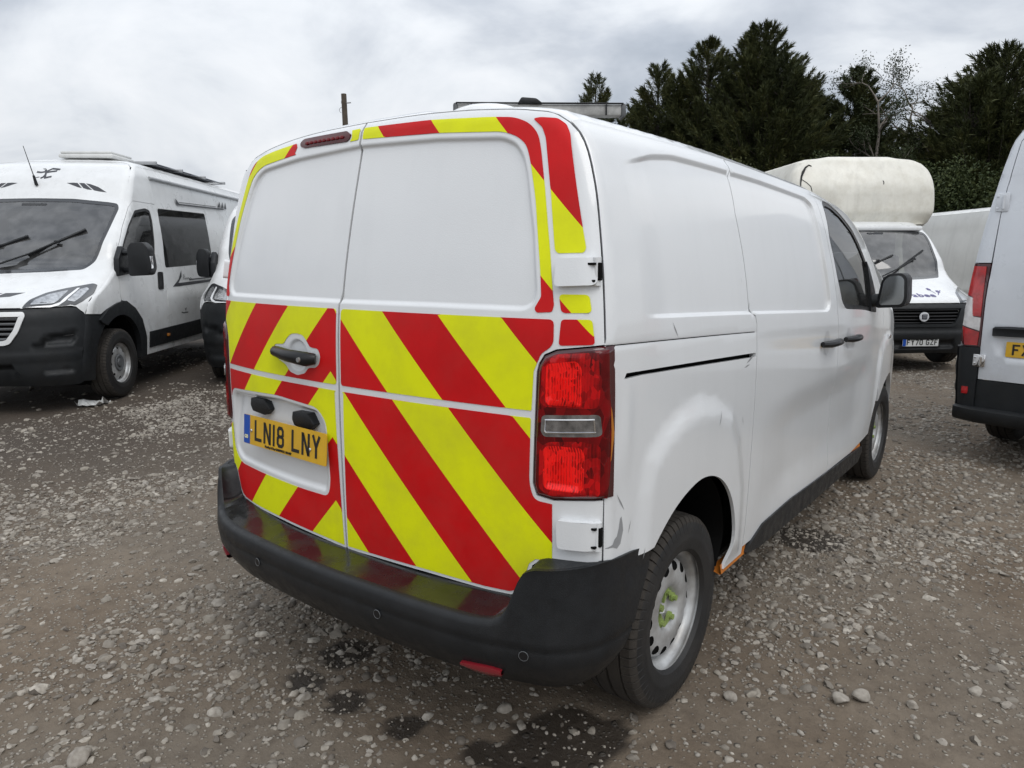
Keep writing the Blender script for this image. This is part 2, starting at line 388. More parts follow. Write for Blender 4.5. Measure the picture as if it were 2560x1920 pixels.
# ---------------------------------------------------------------- the white panel van with the chevron doors
WHITE=mat('white_paint',(.71,.725,.735),rough=.38,coat=.9,var=.04,vscale=1.4,streak=.10,dirt=.20,dirtcol=(.50,.47,.43),bump=.0005,bscale=260,rvar=.05,detail=3,dz=(.35,.95))
BLK=mat('black_plastic',(.011,.0125,.0145),rough=.46,spec=.35,var=.3,vscale=12,dirt=.3,dirtcol=(.05,.045,.04),bump=.0008,bscale=400,rvar=.14)
BLKWET=mat('wet_black_plastic',(.010,.011,.012),rough=.14,spec=.6,coat=0,var=.3,vscale=9,dirt=.5,dirtcol=(.04,.038,.032),rvar=.30,dz=(.2,3))
BLKG=mat('black_gloss',(.010,.010,.011),rough=.35,spec=.35,rvar=.06)
VOID=mat('dark_inside',(.006,.006,.006),rough=.9,spec=.1)
RUB=mat('tyre_rubber',(.0125,.0125,.013),rough=.62,var=.35,vscale=18,dirt=.35,dirtcol=(.05,.043,.036),bump=.0012,bscale=160,dz=(.7,1.5))
STEEL=mat('wheel_steel',(.60,.61,.61),rough=.40,metal=.4,var=.35,vscale=9,dirt=.6,dirtcol=(.12,.085,.055),rvar=.1,dz=(.5,1.4))
REDT=mat('red_tape',(.60,.004,.006),rough=.5,spec=.22,var=.2,vscale=4,bump=.0004,bscale=500,dirt=.35,dirtcol=(.33,.06,.05),dz=(.4,2.4))
YELT=mat('yellow_tape',(.76,.80,.004),rough=.5,spec=.22,var=.12,vscale=5,bump=.0004,bscale=500,dirt=.35,dirtcol=(.5,.46,.06),dz=(.4,2.4))
def lens_mat(name,lo,hi,sc,bars=0.0,metal=0.0):
    """lamp optics: bright and dark facets and upright flutes painted into the colour, plus bump"""
    m=bpy.data.materials.new(name);m.use_nodes=True;nt=m.node_tree;N=nt.nodes.new;L=nt.links.new;b=nt.nodes['Principled BSDF'];b.inputs['Roughness'].default_value=.12;b.inputs['Specular IOR Level'].default_value=.35;b.inputs['Metallic'].default_value=metal
    tc=N('ShaderNodeTexCoord');vo=N('ShaderNodeTexVoronoi');vo.inputs['Scale'].default_value=sc;mp=N('ShaderNodeMapping');mp.inputs['Scale'].default_value=(1,1,.62);L(tc.outputs['Object'],mp.inputs[0]);L(mp.outputs[0],vo.inputs['Vector'])
    s=N('ShaderNodeSeparateColor');L(vo.outputs['Color'],s.inputs[0]);w=N('ShaderNodeTexWave');w.inputs['Scale'].default_value=42;w.inputs['Distortion'].default_value=.4;L(tc.outputs['Object'],w.inputs['Vector'])
    n=N('ShaderNodeTexNoise');n.inputs['Scale'].default_value=14;n.inputs['Detail'].default_value=2;L(tc.outputs['Object'],n.inputs['Vector'])
    def mm(op,x,y):
        k=N('ShaderNodeMath');k.operation=op
        for i,v in enumerate((x,y)):
            if isinstance(v,float): k.inputs[i].default_value=v
            else: L(v,k.inputs[i])
        return k.outputs[0]
    f=mm('ADD',mm('MULTIPLY',s.outputs[0],.55),mm('MULTIPLY',n.outputs[0],.75));f=mm('ADD',f,mm('MULTIPLY',w.outputs['Fac'],bars));r=N('ShaderNodeValToRGB');L(f,r.inputs[0]);e=r.color_ramp.elements;e[0].position=.32;e[0].color=(*lo,1);e[1].position=.92;e[1].color=(*hi,1);L(r.outputs[0],b.inputs['Base Color'])  # facet highlights and dark facets are put into the base colour
    bp=N('ShaderNodeBump');bp.inputs['Distance'].default_value=.0015;bp.inputs['Strength'].default_value=.7;L(mm('ADD',mm('MULTIPLY',s.outputs[1],.6),mm('MULTIPLY',w.outputs['Fac'],bars)),bp.inputs['Height']);L(bp.outputs[0],b.inputs['Normal']);MATS[name]=m;return m
LENSR=lens_mat('red_lens',(.045,.001,.002),(.20,.002,.004),40);LENSM=lens_mat('mid_red_lens',(.10,.001,.002),(.50,.004,.006),75,.1)
LENSB=lens_mat('bright_red_lens',(.16,.001,.002),(.95,.012,.010),110,.45)
LENSC=mat('clear_lens',(.40,.40,.41),rough=.12,metal=.75,coat=.6,var=.65,vscale=30,bump=.0008,bscale=45)
AMB=mat('amber_lens',(.42,.15,.015),rough=.15,coat=1)
PLY=mat('yellow_plate',(.72,.42,.02),rough=.35,coat=.3,var=.15,vscale=14,dirt=.5,dirtcol=(.35,.2,.05),dz=(0,3))
PLW=mat('white_plate',(.74,.75,.74),rough=.35,coat=.3,var=.1,vscale=14)
PLB=mat('plate_blue',(.01,.08,.42),rough=.4,var=.15)
INK=mat('plate_black',(.012,.012,.012),rough=.45,var=.2)
CHROME=mat('chrome',(.75,.75,.76),rough=.12,metal=1)
GREY=mat('grey_plastic',(.11,.115,.12),rough=.55,var=.2)
ALUK=mat('lock_metal',(.25,.25,.25),rough=.5,metal=.3)
LIME=mat('lime_plastic',(.27,.36,.10),rough=.5,var=.3,vscale=30,dirt=.5,dirtcol=(.12,.13,.06),dz=(0,2))
ORANGE=mat('orange_underseal',(.55,.17,.015),rough=.6,var=.35,vscale=14)
PRIMER=mat('grey_primer',(.28,.285,.29),rough=.6,var=.15)
GLASS=glass_mat('car_glass',trans=.9);GLASSD=glass_mat('tinted_glass',tint=(.6,.65,.64),trans=.3)
MIRR=mat('mirror_glass',(.30,.32,.33),rough=.1,metal=.9)
SEAT=mat('seat_cloth',(.03,.031,.034),rough=.9,var=.3,vscale=40)
HB=hero_body()
def mx(L): return [(-x,y) for x,y in L]
WINR=[(.574,1.878),(.623,1.858),(.655,1.822),(.679,1.767),(.724,1.606),(.752,1.452),(.744,1.416),(.713,1.399),(.394,1.400)]
WIN=rpoly([(0,1.908),(.340,1.896)]+WINR+[(0,1.398)]+mx(WINR)[::-1]+[(-.340,1.896)],.02)
DISH=rpoly([(-.735,1.035),(-.36,1.054),(-.123,1.040),(-.078,1.0),(-.071,.799),(-.085,.748),(-.225,.746),(-.69,.752),(-.745,.79),(-.75,.9)],.035)
HAND=[(-.225+.062*math.cos(t),1.217+.058*math.sin(t)) for t in np.linspace(0,2*math.pi,28)[:-1]]
def f_win(X,Z):
    q=np.stack([X,Z],-1);return .014*sstep(-sdf(q,WIN),0,.02)
def f_dish(X,Z):
    q=np.stack([X,Z],-1);s=-sdf(q,DISH);top=sstep(Z,.8,1.05);return (.014+.026*top)*sstep(s,0,.03)+.007*sstep(-sdf(q,HAND),0,.014)*1.6
HB.end_f=[f_win,f_dish]
PAN=rpoly([(.40,1.80),(.628,1.846),(.794,1.862),(1.26,1.858),(1.594,1.859),(2.22,1.849),(2.30,1.82),(2.297,1.745),(2.323,1.548),(2.378,1.339),(2.36,1.300),(2.31,1.288),(1.263,1.333),(.45,1.371),(.40,1.38)],.03)
DOME=[(.34,.70),(.36,.88),(.40,.995),(.51,1.06),(.63,1.1),(.78,1.112),(.92,1.085),(1.08,1.015),(1.17,.90),(1.24,.70),(1.26,.4),(.34,.4)]
DOMEF=[(x+2.0*0+3.275,z-.02) for x,z in DOME]
def f_side(Y,Z):
    q=np.stack([Y,Z],-1)
    d=.015*sstep(-sdf(q,PAN),0,.016)*sstep(Y,.40,.60)
    d=d-.016*sstep(-sdf(q,DOME),-.005,.09)-.016*sstep(-sdf(q,DOMEF),-.005,.09)
    # scooped lower doors
    d=d+.022*sstep(Z,.98,.80)*sstep(Z,.40,.62)*sstep(Y,1.32,1.9)*sstep(Y,3.55,3.1)
    # shut line above the door rail and the old knock beside the lamp
    d=d+.005*(1-sstep(np.abs(Z-(1.3205-.048*(Y-.19))),.0015,.005))*(Y<1.294)
    d=d+.016*np.exp(-((Y-.215)/.035)**2-((Z-1.09)/.10)**2)+.006*np.exp(-((Y-.27)/.06)**2-((Z-.9)/.12)**2)-.004*np.exp(-((Y-.30)/.03)**2-((Z-1.05)/.12)**2)
    return d
HB.side_f=[f_side]
INS=None
def inset_prof(d):
    p=HB.prof;t=np.gradient(p,axis=0);t/=np.linalg.norm(t,axis=1,keepdims=True);n=np.stack([-t[:,1],t[:,0]],1);return p+n*d   # inward = towards x=0
van=thing('panel_van','white panel van parked close by with red and yellow chevrons on its rear doors','van')
def hero_doors():
    ip=inset_prof(.2929*HB.r);lamp=[(.765,.904),(.753,.937),(.757,1.092),(.760,1.243),(.765,1.266),(.781,1.292),(.814,1.307)]
    up=[tuple(p) for p in ip if p[1]>1.325 and p[0]>.006 and p[0]<.93];
    ipx=lambda z:float(np.interp(z,HB.prof[:60,1],ip[:60,0]))
    out=[(.0045,.571),(.144,.577),(.373,.584),(.590,.587),(.680,.593),(.710,.603),(.726,.623),(.751,.698),(.767,.711),(.80,.715),(.891,.718),(ipx(.724),.724),(ipx(.81),.81),(ipx(.905),.907),(.903,.906)]
    out=out+[(.813,.896)]+lamp+[(.93,1.322),(ipx(1.325),1.325)]+up+[(.0045,1.9755)]
    o2=[out[0]]
    for p in out[1:]:
        if math.hypot(p[0]-o2[-1][0],p[1]-o2[-1][1])>.002: o2.append(p)
    out=o2;doors={}
    for sx in (1,-1):
        L=out if sx>0 else mx(out)[::-1]
        lp=[inset(WIN,.010),inset(WIN,.020)]
        lines=[];cut=lambda W:[p for p in W if p[0]*sx>.006]
        lns=[cut(W) for W in (WIN,inset(WIN,.010),inset(WIN,.020))]
        lns=[ (W if abs(W[0][0])<.5 or True else W) for W in lns]
        def order(W):   # rotate so the open ends are at the split
            k=max(range(len(W)),key=lambda i:math.hypot(W[i][0]-W[i-1][0],W[i][1]-W[i-1][1]));return W[k:]+W[:k]
        lines=[order(W) for W in lns]
        lines=[[(sx*.0047,W[0][1])]+W+[(sx*.0047,W[-1][1])] for W in lines]
        loops=[] if sx>0 else [DISH,inset(DISH,.012),inset(DISH,.03),HAND,inset(HAND,.008),inset(HAND,.015)]
        P,T=cdt(L,loops=loops,lines=lines,h=.03)
        d=sheet('rear_door',P,T,lambda q:HB.end(q),WHITE,van,flange=.007);doors[sx]=d
    return doors
DOORS=hero_doors()
def door_seals():
    zs=np.linspace(.58,1.965,60);mb=MB();mb.grid(np.stack([HB.end(np.stack([np.full_like(zs,x),zs],1),-.010) for x in (-.05,0,.05)],1));mb.build('door_seal',VOID,van)
    P,T=cdt([(-.86,.60),(.86,.60),(.90,.80),(.90,1.45),(.80,1.80),(.70,1.88),(.4,1.92),(-.4,1.92),(-.70,1.88),(-.80,1.80),(-.90,1.45),(-.90,.80)],h=.09);sheet('door_lining',P,T,lambda q:HB.end(q,-.05,feat=False),VOID,van)
door_seals()
def decals():
    bot=[(.010,.582),(.144,.587),(.373,.594),(.590,.597),(.676,.603),(.702,.613),(.717,.632),(.742,.702),(.762,.719)]
    upo=[(.010,1.958),(.296,1.950),(.527,1.933),(.606,1.924),(.658,1.902),(.689,1.871),(.704,1.831),(.735,1.721),(.775,1.552),(.800,1.420),(.796,1.403),(.752,1.400),(.745,1.411),(.762,1.442),(.752,1.509),(.711,1.697),(.677,1.801),(.657,1.846),(.620,1.872),(.572,1.888),(.338,1.907),(.010,1.9215)]
    upr=[.006 if (p[0]<.02 or p[1]<1.45) else .03 for p in upo];upo=rpoly(upo,upr)
    R={'frame':upo,'strip':rpoly([(.665,1.914),(.685,1.916),(.735,1.909),(.764,1.890),(.782,1.862),(.869,1.566),(.864,1.555),(.795,1.554),(.786,1.563),(.755,1.705),(.714,1.858),(.698,1.888)],.008),
     'boxA':rpoly([(.811,1.449),(.890,1.449),(.900,1.403),(.822,1.401)],.012),'boxB':rpoly([(.823,1.385),(.902,1.386),(.912,1.322),(.820,1.3165)],.01),
     'band':rpoly([(.012,1.136),(.748,1.138),(.752,1.245),(.772,1.293),(.806,1.3165),(.803,1.384),(.012,1.384)],[.012,.004,.004,.01,.02,.015,.015]),
     'low':bot+rpoly([(.811,.722),(.811,.886),(.757,.890),(.743,.937),(.747,1.118),(.012,1.116)],[.002,.002,.02,.02,.006,.012])}
    Lf={'frame':mx(R['frame']),'band':mx(R['band']),'low':mx(R['low'])}
    step=.2215
    for sx in (1,-1):
        for key,L in (R if sx>0 else Lf).items():
            holes=[]
            if sx<0 and key=='band':
                holes=[rpoly([(-.372,1.232),(-.36,1.246),(-.305,1.25),(-.285,1.272),(-.26,1.288),(-.225,1.292),(-.19,1.288),(-.165,1.268),(-.15,1.250),(-.105,1.247),(-.092,1.225),(-.10,1.196),(-.12,1.182),(-.16,1.178),(-.18,1.158),(-.225,1.147),(-.27,1.155),(-.295,1.178),(-.345,1.195)],.01)]
            if sx<0 and key=='low': holes=[inset(DISH,-.008)]
            if sx<0 and key=='frame':
                c=rpoly([(-.345,1.99),(-.345,1.915),(-.045,1.915),(-.045,1.99)],.01)
            base,off=(.700,0) if sx>0 else (.775,0)
            A=np.array(L);lo,hi=A.min(0),A.max(0);lines=[]
            for k in range(-3,9):
                s=base+step*k                         # Z + X = s  or  Z - X = s
                p1,p2=((lo[0]-.05,s-(lo[0]-.05)),(hi[0]+.05,s-(hi[0]+.05))) if sx>0 else ((lo[0]-.05,s+(lo[0]-.05)),(hi[0]+.05,s+(hi[0]+.05)))
                D=np.array(dens([p1,p2],.004,False));
                # the tape of the left door folds over its apex just short of the shut line
                q=D[pip(D,L)]
                if len(q)>1: lines.append([tuple(q[0]),tuple(q[-1])])
            if sx<0:
                for k in range(-3,9):
                    s=base+step*k+2*-.040             # beyond the apex at x=-.04 the stripe runs the other way
                    D=np.array(dens([(-.040,s+.040),(-.009,s+.009)],.004,False));q=D[pip(D,L)]
                    if len(q)>1: lines.append([tuple(q[0]),tuple(q[-1])])
            P,T=cdt(L,holes=holes,lines=lines,h=.018 if key in ('frame','strip','boxA','boxB') else .03)
            c=P[T].mean(1)
            s=c[:,1]+c[:,0] if sx>0 else np.where(c[:,0]<-.04,c[:,1]-c[:,0],c[:,1]+c[:,0]+.08)
            k=np.floor((s-base)/step).astype(int)
            if sx<0 and key=='frame':
                keep=~((c[:,0]>-.352)&(c[:,0]<-.044)) ;P0=P;T=T[keep];k=k[keep]
            for kk in np.unique(k):
                red=(kk%2==0) if sx>0 else (kk%2==0)
                TT=T[k==kk]
                if len(TT)<1: continue
                for T1 in islands(TT):
                    if len(T1)>1: sheet('reflective_stripe',P,T1,lambda q:HB.end(q,.0018),REDT if red else YELT,DOORS[sx],flange=.0012)
decals()
def rear_edge(z,sx=1): # Y of the corner on the flank, just proud of the door gap
    return float(HB.yin(np.array(z),sx))+.2929*HB.r+.004
def hero_lamp(sx):
    LO=[(.768,.908),(.757,.938),(.761,1.092),(.764,1.243),(.769,1.263),(.784,1.288),(.816,1.303)]
    prof=HB.prof[:60]
    edge=[(float(np.interp(z,prof[:,1],prof[:,0]))-.0012,z) for z in np.linspace(1.318,.914,12)]
    LO=LO+[(.90,1.314)]+edge+[(.903,.911),(.816,.901)]
    UPO=rpoly([(.777,1.165),(.780,1.262),(.815,1.294),(.918,1.303),(.925,1.200),(.922,1.158),(.79,1.154)],.012)
    UPI=rpoly([(.793,1.268),(.872,1.280),(.886,1.262),(.888,1.168),(.878,1.160),(.798,1.160),(.791,1.175)],.012)
    CL=rpoly([(.782,1.131),(.927,1.143),(.932,1.085),(.79,1.073),(.780,1.086)],.012)
    LWI=rpoly([(.790,1.046),(.818,1.052),(.889,1.053),(.899,1.038),(.897,.938),(.886,.930),(.798,.930),(.789,.942)],.012)
    LWO=rpoly([(.777,1.04),(.80,1.060),(.889,1.070),(.929,1.062),(.93,.922),(.80,.912),(.775,.93)],.012)
    def fn(L): return L if sx>0 else mx(L)[::-1]
    base=thing_part=None
    loops=[LO,UPO,UPI,CL,LWI,LWO]
    P,T=cdt(fn(LO),loops=[fn(l) for l in loops[1:]]+[fn(inset(LO,.008))],h=.014)
    c=P[T].mean(1)
    def hf(q):
        d=.010*sstep(-sdf(q,fn(LO)),0,.012)
        for l,a in ((UPO,.003),(LWO,.003),(CL,.002)): d=d+a*sstep(-sdf(q,fn(l)),0,.006)
        for l,a in ((UPI,-.009),(LWI,-.009)): d=d+a*sstep(-sdf(q,fn(l)),0,.012)
        return d
    def f(q):
        h=hf(q);X=HB.end(q);e=2e-3
        n=np.cross(HB.end(q+[e,0])-HB.end(q-[e,0]),HB.end(q+[0,e])-HB.end(q-[0,e]));n/=np.maximum(np.linalg.norm(n,axis=1,keepdims=True),1e-9)
        return X+n*h[:,None]
    inU,inC,inL=pip(c,fn(UPI)),pip(c,fn(CL)),pip(c,fn(LWI));rim=~pip(c,fn(inset(LO,.008)))
    red=pip(c,fn(UPO))|pip(c,fn(LWO))
    bodyT=~(inU|inC|inL)
    root=sheet('rear_lamp',P,T[bodyT],f,[LENSR,mat('dark_lens_edge',(.05,.004,.006),rough=.15,coat=.8),LENSM],van,flange=.03,mi=np.where(rim[bodyT],1,np.where(red[bodyT],2,0)))
    sheet('brake_lens',P,T[inU],f,LENSB,root);sheet('tail_lens',P,T[inL],f,LENSB,root);sheet('reversing_lens',P,T[inC],f,LENSC,root)
    mb=MB();q=f(np.array(dens(fn(inset(CL,.012)),.01)));q=np.concatenate([q,q[:1]]);mb.tube([(p[0],p[1]-.001,p[2]) for p in q],.0022,5,cap=False);mb.build('lens_rim',CHROME,root)
    # prism bars behind the lens and the wrap-round on the flank
    for (x0,x1,z0,z1) in ((.812,.862,1.178,1.232),(.812,.862,.95,1.008)):
        mb=MB()
        for i in range(7):
            x=x0+(x1-x0)*i/6;p=[(sx*x,z0),(sx*x,z1)];q=f(np.array(p));mb.tube([q[0]+[0,-.001,0],q[1]+[0,-.001,0]],.0016,5)
        mb.build('prism_bars',LENSB,root)
    LS=[(.150,.918),(.160,.914),(.163,.94),(.166,1.0),(.168,1.08),(.168,1.15),(.166,1.20),(.163,1.25),(.161,1.318),(.150,1.318)]
    P,T=cdt(LS,h=.015);dy=rear_edge(1.1,sx)-.012
    sheet('wrap_lens',P,T,lambda q:HB.sidep(np.stack([q[:,0]-.150+dy+0*q[:,0],q[:,1]],1),.007-0.0*q[:,0],feat=False,sx=sx),LENSR,root,flip=sx<0,flange=.02)
    LA=[(.232,.98),(.243,1.02),(.252,1.09),(.245,1.15),(.236,1.19)]+[(.228,1.18),(.228,.99)]
    P,T=cdt(LA,h=.02);sheet('amber_lens',P,T,lambda q:HB.sidep(q+[dy-.222,0],.004,feat=False,sx=sx),AMB,root,flip=sx<0,flange=.015)
hero_lamp(1);hero_lamp(-1)
SEAM=[(1.288,.42),(1.291,.66),(1.297,.926),(1.304,1.153),(1.299,1.30),(1.286,1.327),(1.258,1.337),(1.256,1.36),(1.243,1.538),(1.227,1.703),(1.262,1.84),(1.30,1.892),(1.322,1.905)]
ARCH=[(.458,.700),(.505,.733),(.584,.778),(.693,.815),(.789,.828),(.882,.815),(.985,.769),(1.070,.688),(1.116,.603),(1.137,.503),(1.120,.44),(1.101,.392)]
_a=np.array(ARCH);_s=np.concatenate([[0],np.cumsum(np.linalg.norm(np.diff(_a,axis=0),axis=1))]);_u=np.linspace(0,_s[-1],40);ARCH=[(float(p),float(q)) for p,q in zip(pch(_u,_s,_a[:,0]),pch(_u,_s,_a[:,1]))]
ARCHF=[(y+3.275,z-.07 if z>.45 else z) for y,z in ARCH]
CSEAM=[(2.56,.42),(2.56,.75),(2.55,1.0),(2.535,1.2),(2.50,1.30),(2.43,1.55),(2.395,1.72),(2.40,1.84),(2.43,1.905)]
FSEAM=[(3.60,.42),(3.66,.62),(3.70,.80),(3.74,1.05),(3.76,1.26),(3.70,1.40),(3.60,1.54),(3.46,1.70),(3.28,1.80),(3.05,1.87),(2.80,1.902),(2.70,1.905)]
GLWIN=rpoly([(2.507,1.842),(2.570,1.868),(2.703,1.868),(2.873,1.836),(3.055,1.766),(3.20,1.665),(3.33,1.56),(3.44,1.42),(3.46,1.262),(3.35,1.262),(2.682,1.290),(2.60,1.33),(2.511,1.470),(2.452,1.661)],.03)
def off_line(L,d):
    A=np.array(L,float);t=np.gradient(A,axis=0);t/=np.linalg.norm(t,axis=1,keepdims=True);return [tuple(p) for p in A+np.stack([t[:,1],-t[:,0]],1)*d]
def hero_sides():
    for sx in (1,-1):
        f=lambda q,o=0.0:HB.sidep(q,o,sx=sx);fl=sx<0
        re=[(rear_edge(z,sx),z) for z in np.linspace(1.905,.705,40)]
        slot=rpoly([(.283 if sx>0 else .45,1.224),(.296,1.2385),(1.290,1.190),(1.2925,1.174),(.39,1.222)],.004)
        low=([(.20,.700)] if sx>0 else [])+[(.37,.700)]+ARCH+[(1.15,.392),(1.283,.392)]
        out=re+low+off_line(SEAM,-.003)+[(1.30,1.905)]
        o2=[]
        for p in out:
            if not o2 or math.hypot(p[0]-o2[-1][0],p[1]-o2[-1][1])>.004: o2.append(p)
        cr=[[(rear_edge(1.31,sx)+.003,1.3205-.048*(rear_edge(1.31,sx)-.187)+d),(1.288,1.3205-.048*(1.288-.19)+d)] for d in (-.005,-.0015,.0015,.005)]
        P,T=cdt(o2,holes=[slot],lines=cr+[r_ for L_ in (PAN,inset(PAN,.004),inset(PAN,.008),inset(PAN,.012),inset(PAN,.016)) for r_ in clip_lines(L_,o2)],h=.024)
        c=P[T].mean(1);dark=(np.abs(c[:,1]-(1.3205-.048*(c[:,0]-.19)))<.0016)&(c[:,0]<1.287)
        sheet('side_panel',P,T,f,[WHITE,VOID],van,flip=fl,flange=.012,mi=dark.astype(int))
        out=off_line(SEAM,.003)[::-1];out=[(1.33,1.905)]+[p for p in out if p[1]<1.904]
        out=out+[(1.9,.40)]+[(y-.003,z) for y,z in CSEAM]
        P,T=cdt(out,lines=[r_ for L_ in (PAN,inset(PAN,.004),inset(PAN,.008),inset(PAN,.012),inset(PAN,.016)) for r_ in clip_lines(L_,out)],h=.028);sd=sheet('sliding_door',P,T,f,WHITE,van,flip=fl,flange=.03)
        out=[(y+.003,z) for y,z in CSEAM][::-1]+[(3.1,.40)]+FSEAM
        P,T=cdt(out,holes=[GLWIN],h=.03);cd=sheet('cab_door',P,T,f,WHITE,van,flip=fl,flange=.03)
        out=off_line(FSEAM,.005)[::-1]+[]
        wing=[(3.63,.60)]+[(3.665,.63),(3.705,.80),(3.745,1.05),(3.765,1.26)]
        wing=[(3.70,.62)]+[p for p in ARCHF if p[1]>.45 and p[0]>3.72]+[(4.45,.42),(4.9,.42),(4.9,1.905),(4.2,1.905),(2.85,1.905),(3.06,1.875),(3.285,1.806),(3.465,1.706),(3.605,1.546),(3.705,1.405),(3.766,1.26),(3.747,1.05),(3.707,.80),(3.69,.70)]
        QG=[(3.84,1.34),(3.79,1.45),(3.68,1.60),(3.53,1.755),(3.36,1.85),(3.27,1.893),(4.02,1.893),(4.06,1.45)]
        P,T=cdt(QG,h=.05);sheet('windscreen_edge',P,T,lambda q:f(q,-.004),GLASS,van,flip=fl)
        P,T=cdt(wing,holes=[QG],h=.035);sheet('front_wing',P,T,f,WHITE,van,flip=fl,flange=.03)
        # window: rubber frame and glass
        G2=inset(GLWIN,.026);P,T=cdt(GLWIN,holes=[G2],h=.02);fr=sheet('window_frame',P,T,lambda q:f(q,-.004),BLKG,cd,flip=fl,flange=.02)
        P,T=cdt(G2,h=.06);sheet('window_glass',P,T,lambda q:f(q,-.009),GLASS,cd,flip=fl)
        # black mirror-corner sail, then the mirror itself
        sail=[(3.30,1.20+.064),(3.46,1.264),(3.445,1.42),(3.34,1.56),(3.28,1.60)];P,T=cdt(sail,h=.03);sheet('sail_panel',P,T,lambda q:f(q,.006),BLK,cd,flip=fl,flange=.02)
        # door pulls in their bowls
        for par,y0,y1,z in ((sd,2.19,2.47,1.134),(cd,2.65,2.92,1.12)):
            cy=(y0+y1)/2-.02
            oval=[(cy+.05*math.cos(t),z+.002+.062*math.sin(t)) for t in np.linspace(0,2*math.pi,22)[:-1]];P,T=cdt(oval,h=.02)
            def bowl(q,cy=cy,z=z): 
                r=np.sqrt(((q[:,0]-cy)/.05)**2+((q[:,1]-z)/.062)**2);return f(q,0.001)-np.stack([sx*.010*(1-np.clip(r,0,1)**2)*0,0*r,0*r],1)
            sheet('handle_bowl',P,T,bowl,mat('bowl_paint',(.52,.53,.54),rough=.3,coat=.6,var=.1),par,flip=fl)
            q=f(np.array([[y0,z+.004],[y0+.05,z+.004],[y1-.05,z],[y1,z-.003]]));q[:,0]+=sx*np.array([.012,.036,.036,.012]);mb=MB()
            k=[tuple(q[0]),tuple(q[1]),tuple((q[1]+q[2])/2+[sx*.004,0,0]),tuple(q[2]),tuple(q[3])];mb.tube(k,[.014,.018,.018,.018,.014],10);mb.build('door_handle',BLKG,par)
        # sill trim and the orange underside showing below it
        trim=rpoly([(1.32,.378),(1.37,.415),(1.50,.452),(1.9,.452),(2.4,.428),(3.40,.378),(3.44,.34),(3.36,.285),(1.5,.352)],.015);P,T=cdt(trim,h=.04)
        sheet('sill_trim',P,T,lambda q:f(q,.008),BLK,van,flip=fl,flange=.03)
        mb=MB();q=f(np.array([[y,.40] for y in np.linspace(1.09,3.4,12)]))-[sx*.004,0,0.026];mb.grid(np.stack([q+[-sx*.006,0,.035],q,q-[sx*.004,0,.004],q-[sx*.05,0,-.01]],1));mb.build('sill_flange',ORANGE,van)
        # hinges of the rear doors
        for z0,z1,y in ((1.470,1.545,0),(.770,.853,0)):
            mb=MB();zc=(z0+z1)/2;hx=float(HB.w(np.array(zc)))
            L=rpoly([(hx-.115,z0),(hx-.0125,z0+.004),(hx-.0125,z1-.002),(hx-.118,z1-.003)],.012);L=L if sx>0 else mx(L)[::-1]
            P,T=cdt(L,h=.02);h=sheet('door_hinge',P,T,lambda q:HB.end(q,.022*1.0,feat=False),WHITE,van,flange=.028)
            ye=rear_edge(zc,sx);mb.tube([(sx*(hx-.020),ye-.020,z0+.002),(sx*(hx-.020),ye-.020,z1-.002)],.011,12);mb.build('hinge_knuckle',WHITE,h)
            mb=MB()
            for z in (z0+.014,z1-.018): mb.box((sx*(hx-.026),ye-.033,z),(.020,.014,.006),.001)
            mb.box((sx*(hx-.010),ye-.022,zc),(.008,.012,z1-z0-.03),.001);mb.build('hinge_slot',VOID,h)
        if sx>0: # scuffs: bare primer patch, rail-end chips
            pt=[(.205,.771),(.238,.776),(.249,.788),(.262,.792),(.272,.81),(.280,.838),(.287,.842),(.293,.82),(.296,.80),(.281,.765),(.262,.757),(.24,.768)]
            P,T=cdt(pt,h=.02);sheet('primer_patch',P,T,lambda q:f(q,.0006),PRIMER,van,flip=fl)
            for y,z,a,l in ((.93,1.005,.9,.03),(1.18,.95,1.9,.02),(.33,.80,1.2,.02),(.40,.70,1.3,.018),(.28,.885,2.2,.035),(1.24,1.175,.3,.05),(1.20,1.15,.1,.03),(1.26,1.36,1.2,.025),(.60,1.33,2.2,.03),(1.2,1.46,1.7,.012)):
                u=np.array([math.cos(a),math.sin(a)])*l;w=np.array([-u[1],u[0]])*.10+.0004;L=[tuple(np.array([y,z])+p) for p in (-u,-u*.2-w,u,u*.1+w)]
                P,T=cdt(L,h=.02);sheet('paint_chip',P,T,lambda q:f(q,.0008),PRIMER,van,flip=fl)
        # black lining behind the gaps, and the slot of the sliding-door rail
        mb=MB();ys=np.linspace(.30,2.50,30);zs=np.linspace(.86,1.88,16);G=np.stack([HB.sidep(np.stack([ys,np.full_like(ys,z)],1),-.034,feat=False,sx=sx) for z in zs],0);mb.grid(G)
        ys=np.linspace(1.17,3.56,20);zs=np.linspace(.42,.86,6);G=np.stack([HB.sidep(np.stack([ys,np.full_like(ys,z)],1),-.05,feat=False,sx=sx) for z in zs],0);mb.grid(G)
        ys=np.linspace(2.5,3.7,10);zs=np.linspace(.86,1.22,5);G=np.stack([HB.sidep(np.stack([ys,np.full_like(ys,z)],1),-.05,feat=False,sx=sx) for z in zs],0);mb.grid(G)
        mb.build('inner_lining',VOID,van)
        # wheel-arch liners
        for dy,A in ((0,ARCH),(0,ARCHF)):
            mb=MB();G=[]
            for y,z in A:
                a=HB.sidep(np.array([[y,z]]),-.03,feat=False,sx=sx)[0];G.append([a,a-[sx*.14,0,-.01],a-[sx*.33,0,-.01]])
            mb.grid(np.array(G));cz=np.array(G)[:,2];cy=cz.mean(0);mb.add([tuple(cy)]+[tuple(p) for p in cz],[(0,i+1,i+2) for i in range(len(cz)-1)]);mb.build('arch_liner',VOID,van)
hero_sides()
